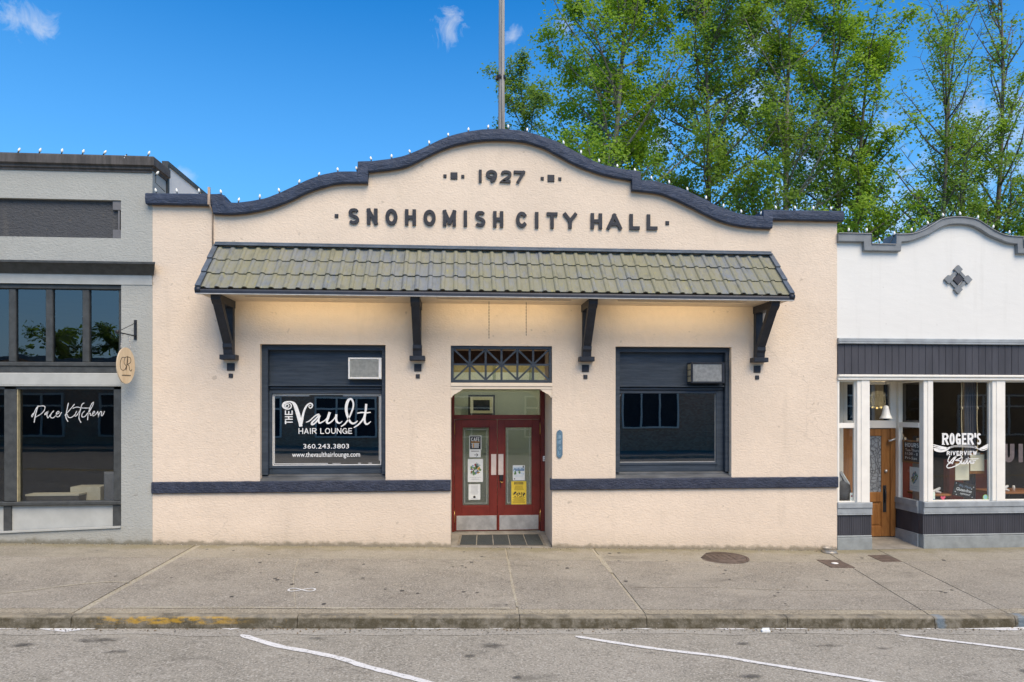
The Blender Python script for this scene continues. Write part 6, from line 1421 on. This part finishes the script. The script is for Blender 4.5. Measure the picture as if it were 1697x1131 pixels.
tree('bare_tree', 'slender tree with bare twigs between the sparse tree and the right edge', (29.3, 28, TZ), 28.0, 3.2, .35, (.3, 0), 4200, m_leafB, m_barkd, 29, trunk_r=.17, nlimb=26, top_bare=.48, up=1.7)
tree('poplar_tree', 'leafy tree beyond the right end of the bistro parapet', (34.5, 25, TZ), 17, 3.6, .33, (.2, 0), 15000, m_leafB, m_barkd, 31, trunk_r=.22, nlimb=26)

# ------------------------------------------------------------------ far side of the street, mirrored in the glass
sheet(XS, [-28.6, -24.0], lambda x, y: roadz(x, 0)+.14).build('far_pavement', m_slab, kind='structure')
fk = MB()
for a, b in zip(XS[:-1], XS[1:]): fk.add([(a, -24, roadz(a, 0)-.1), (b, -24, roadz(b, 0)-.1), (b, -24, roadz(b, 0)+.14), (a, -24, roadz(a, 0)+.14)], [(0, 3, 2, 1)])
fk.build('far_kerb', plain('far_kerb_concrete', (.30, .28, .23), .9, .2, 3), kind='structure')
ylw = MB()
for o_ in (-.16, .16):
    for a, b in zip(XS[:-1], XS[1:]): ylw.add([(a, -14+o_-.05, roadz(a, 0)+.006), (b, -14+o_-.05, roadz(b, 0)+.006), (b, -14+o_+.05, roadz(b, 0)+.006), (a, -14+o_+.05, roadz(a, 0)+.006)], [(0, 1, 2, 3)])
ylw.build('centre_line', plain('yellow_road_paint', (.62, .42, .06), .8, .15, 8), kind='structure')
def shop(x0, x1, h, matw, label, wins, ydoor=None):
    t = thing('brick_shop', label, 'building', ((x0+x1)/2, -28.5, 0)); mb = MB(); mb.box(x0, x1, -40, -28.5, -1.2, h); mb.build('wall', matw, t)
    mb = MB(); mb.box(x0-.1, x1+.1, -28.62, -28.3, h, h+.3); mb.build('coping', m_greytrim, t)
    for a, b, c, d in wins:
        w = bpy.data.objects.new('window', None); COL.objects.link(w); w.parent = t
        mb = MB(); n = 3
        for i in range(n+1): x = a+(b-a)*i/n; mb.box(x-.05, x+.05, -28.5, -28.38, c, d)
        for z in (c, c+(d-c)*.72, d): mb.box(a-.05, b+.05, -28.5, -28.39, z-.05, z+.05)
        mb.build('frame', m_whitepaint, w); mb = MB(); mb.box(a, b, -28.5, -28.46, c, d); mb.build('pane', m_slate, w)
shop(-34, -16, 4.9, m_brick, 'low red brick shop across the street mirrored in the grey shop glass', [(-32, -28, .8, 3.2), (-26, -22.5, .8, 3.2), (-20.5, -17.5, .8, 3.2)])
shop(-16, -3.5, 6.2, m_brick, 'dark brick shop across the street mirrored in the lettered window', [(-14.5, -10.5, .7, 3.0), (-8.5, -5, .7, 3.0)])
shop(-3.5, 9, 6.4, m_greytrim, 'grey shop across the street mirrored in the door glass', [(-2, 2, .6, 3.1), (4, 7.5, .6, 3.1)])
shop(9, 22, 6.6, m_brick, 'brick shop with white framed windows mirrored in the plain dark window', [(9.8, 13.2, 1.2, 4.3), (15.8, 17.6, .2, 3.4), (19, 21, .8, 3.2)])
shop(22, 44, 7.2, m_brown, 'dark shop across the street mirrored in the bistro glass', [(24, 28, .7, 3.2), (31, 36, .7, 3.2)])
tree('evergreen_tree', 'dark tree across the street mirrored in the left transom panes', (-20.5, -44, TZ), 10.2, 2.3, .2, (0, 0), 12000, m_leafC, m_barkd, 41, leaf=.22, nlimb=20, up=.3)
tree('evergreen_tree', 'dark pointed tree across the street mirrored beside the transom mullion', (-27, -46, TZ), 9.2, 2.0, .2, (0, 0), 10000, m_leafC, m_barkd, 43, leaf=.22, nlimb=20, up=.3)
tree('evergreen_tree', 'tall dark tree across the street mirrored in the middle transom pane', (-23.5, -45, TZ), 11.6, 1.7, .2, (0, 0), 9000, m_leafC, m_barkd, 47, leaf=.22, nlimb=22, up=.3)
tree('evergreen_tree', 'broad dark tree across the street mirrored in the leftmost transom panes', (-30.5, -44, TZ), 8.6, 2.6, .2, (0, 0), 10000, m_leafC, m_barkd, 49, leaf=.22, nlimb=22, up=.4)
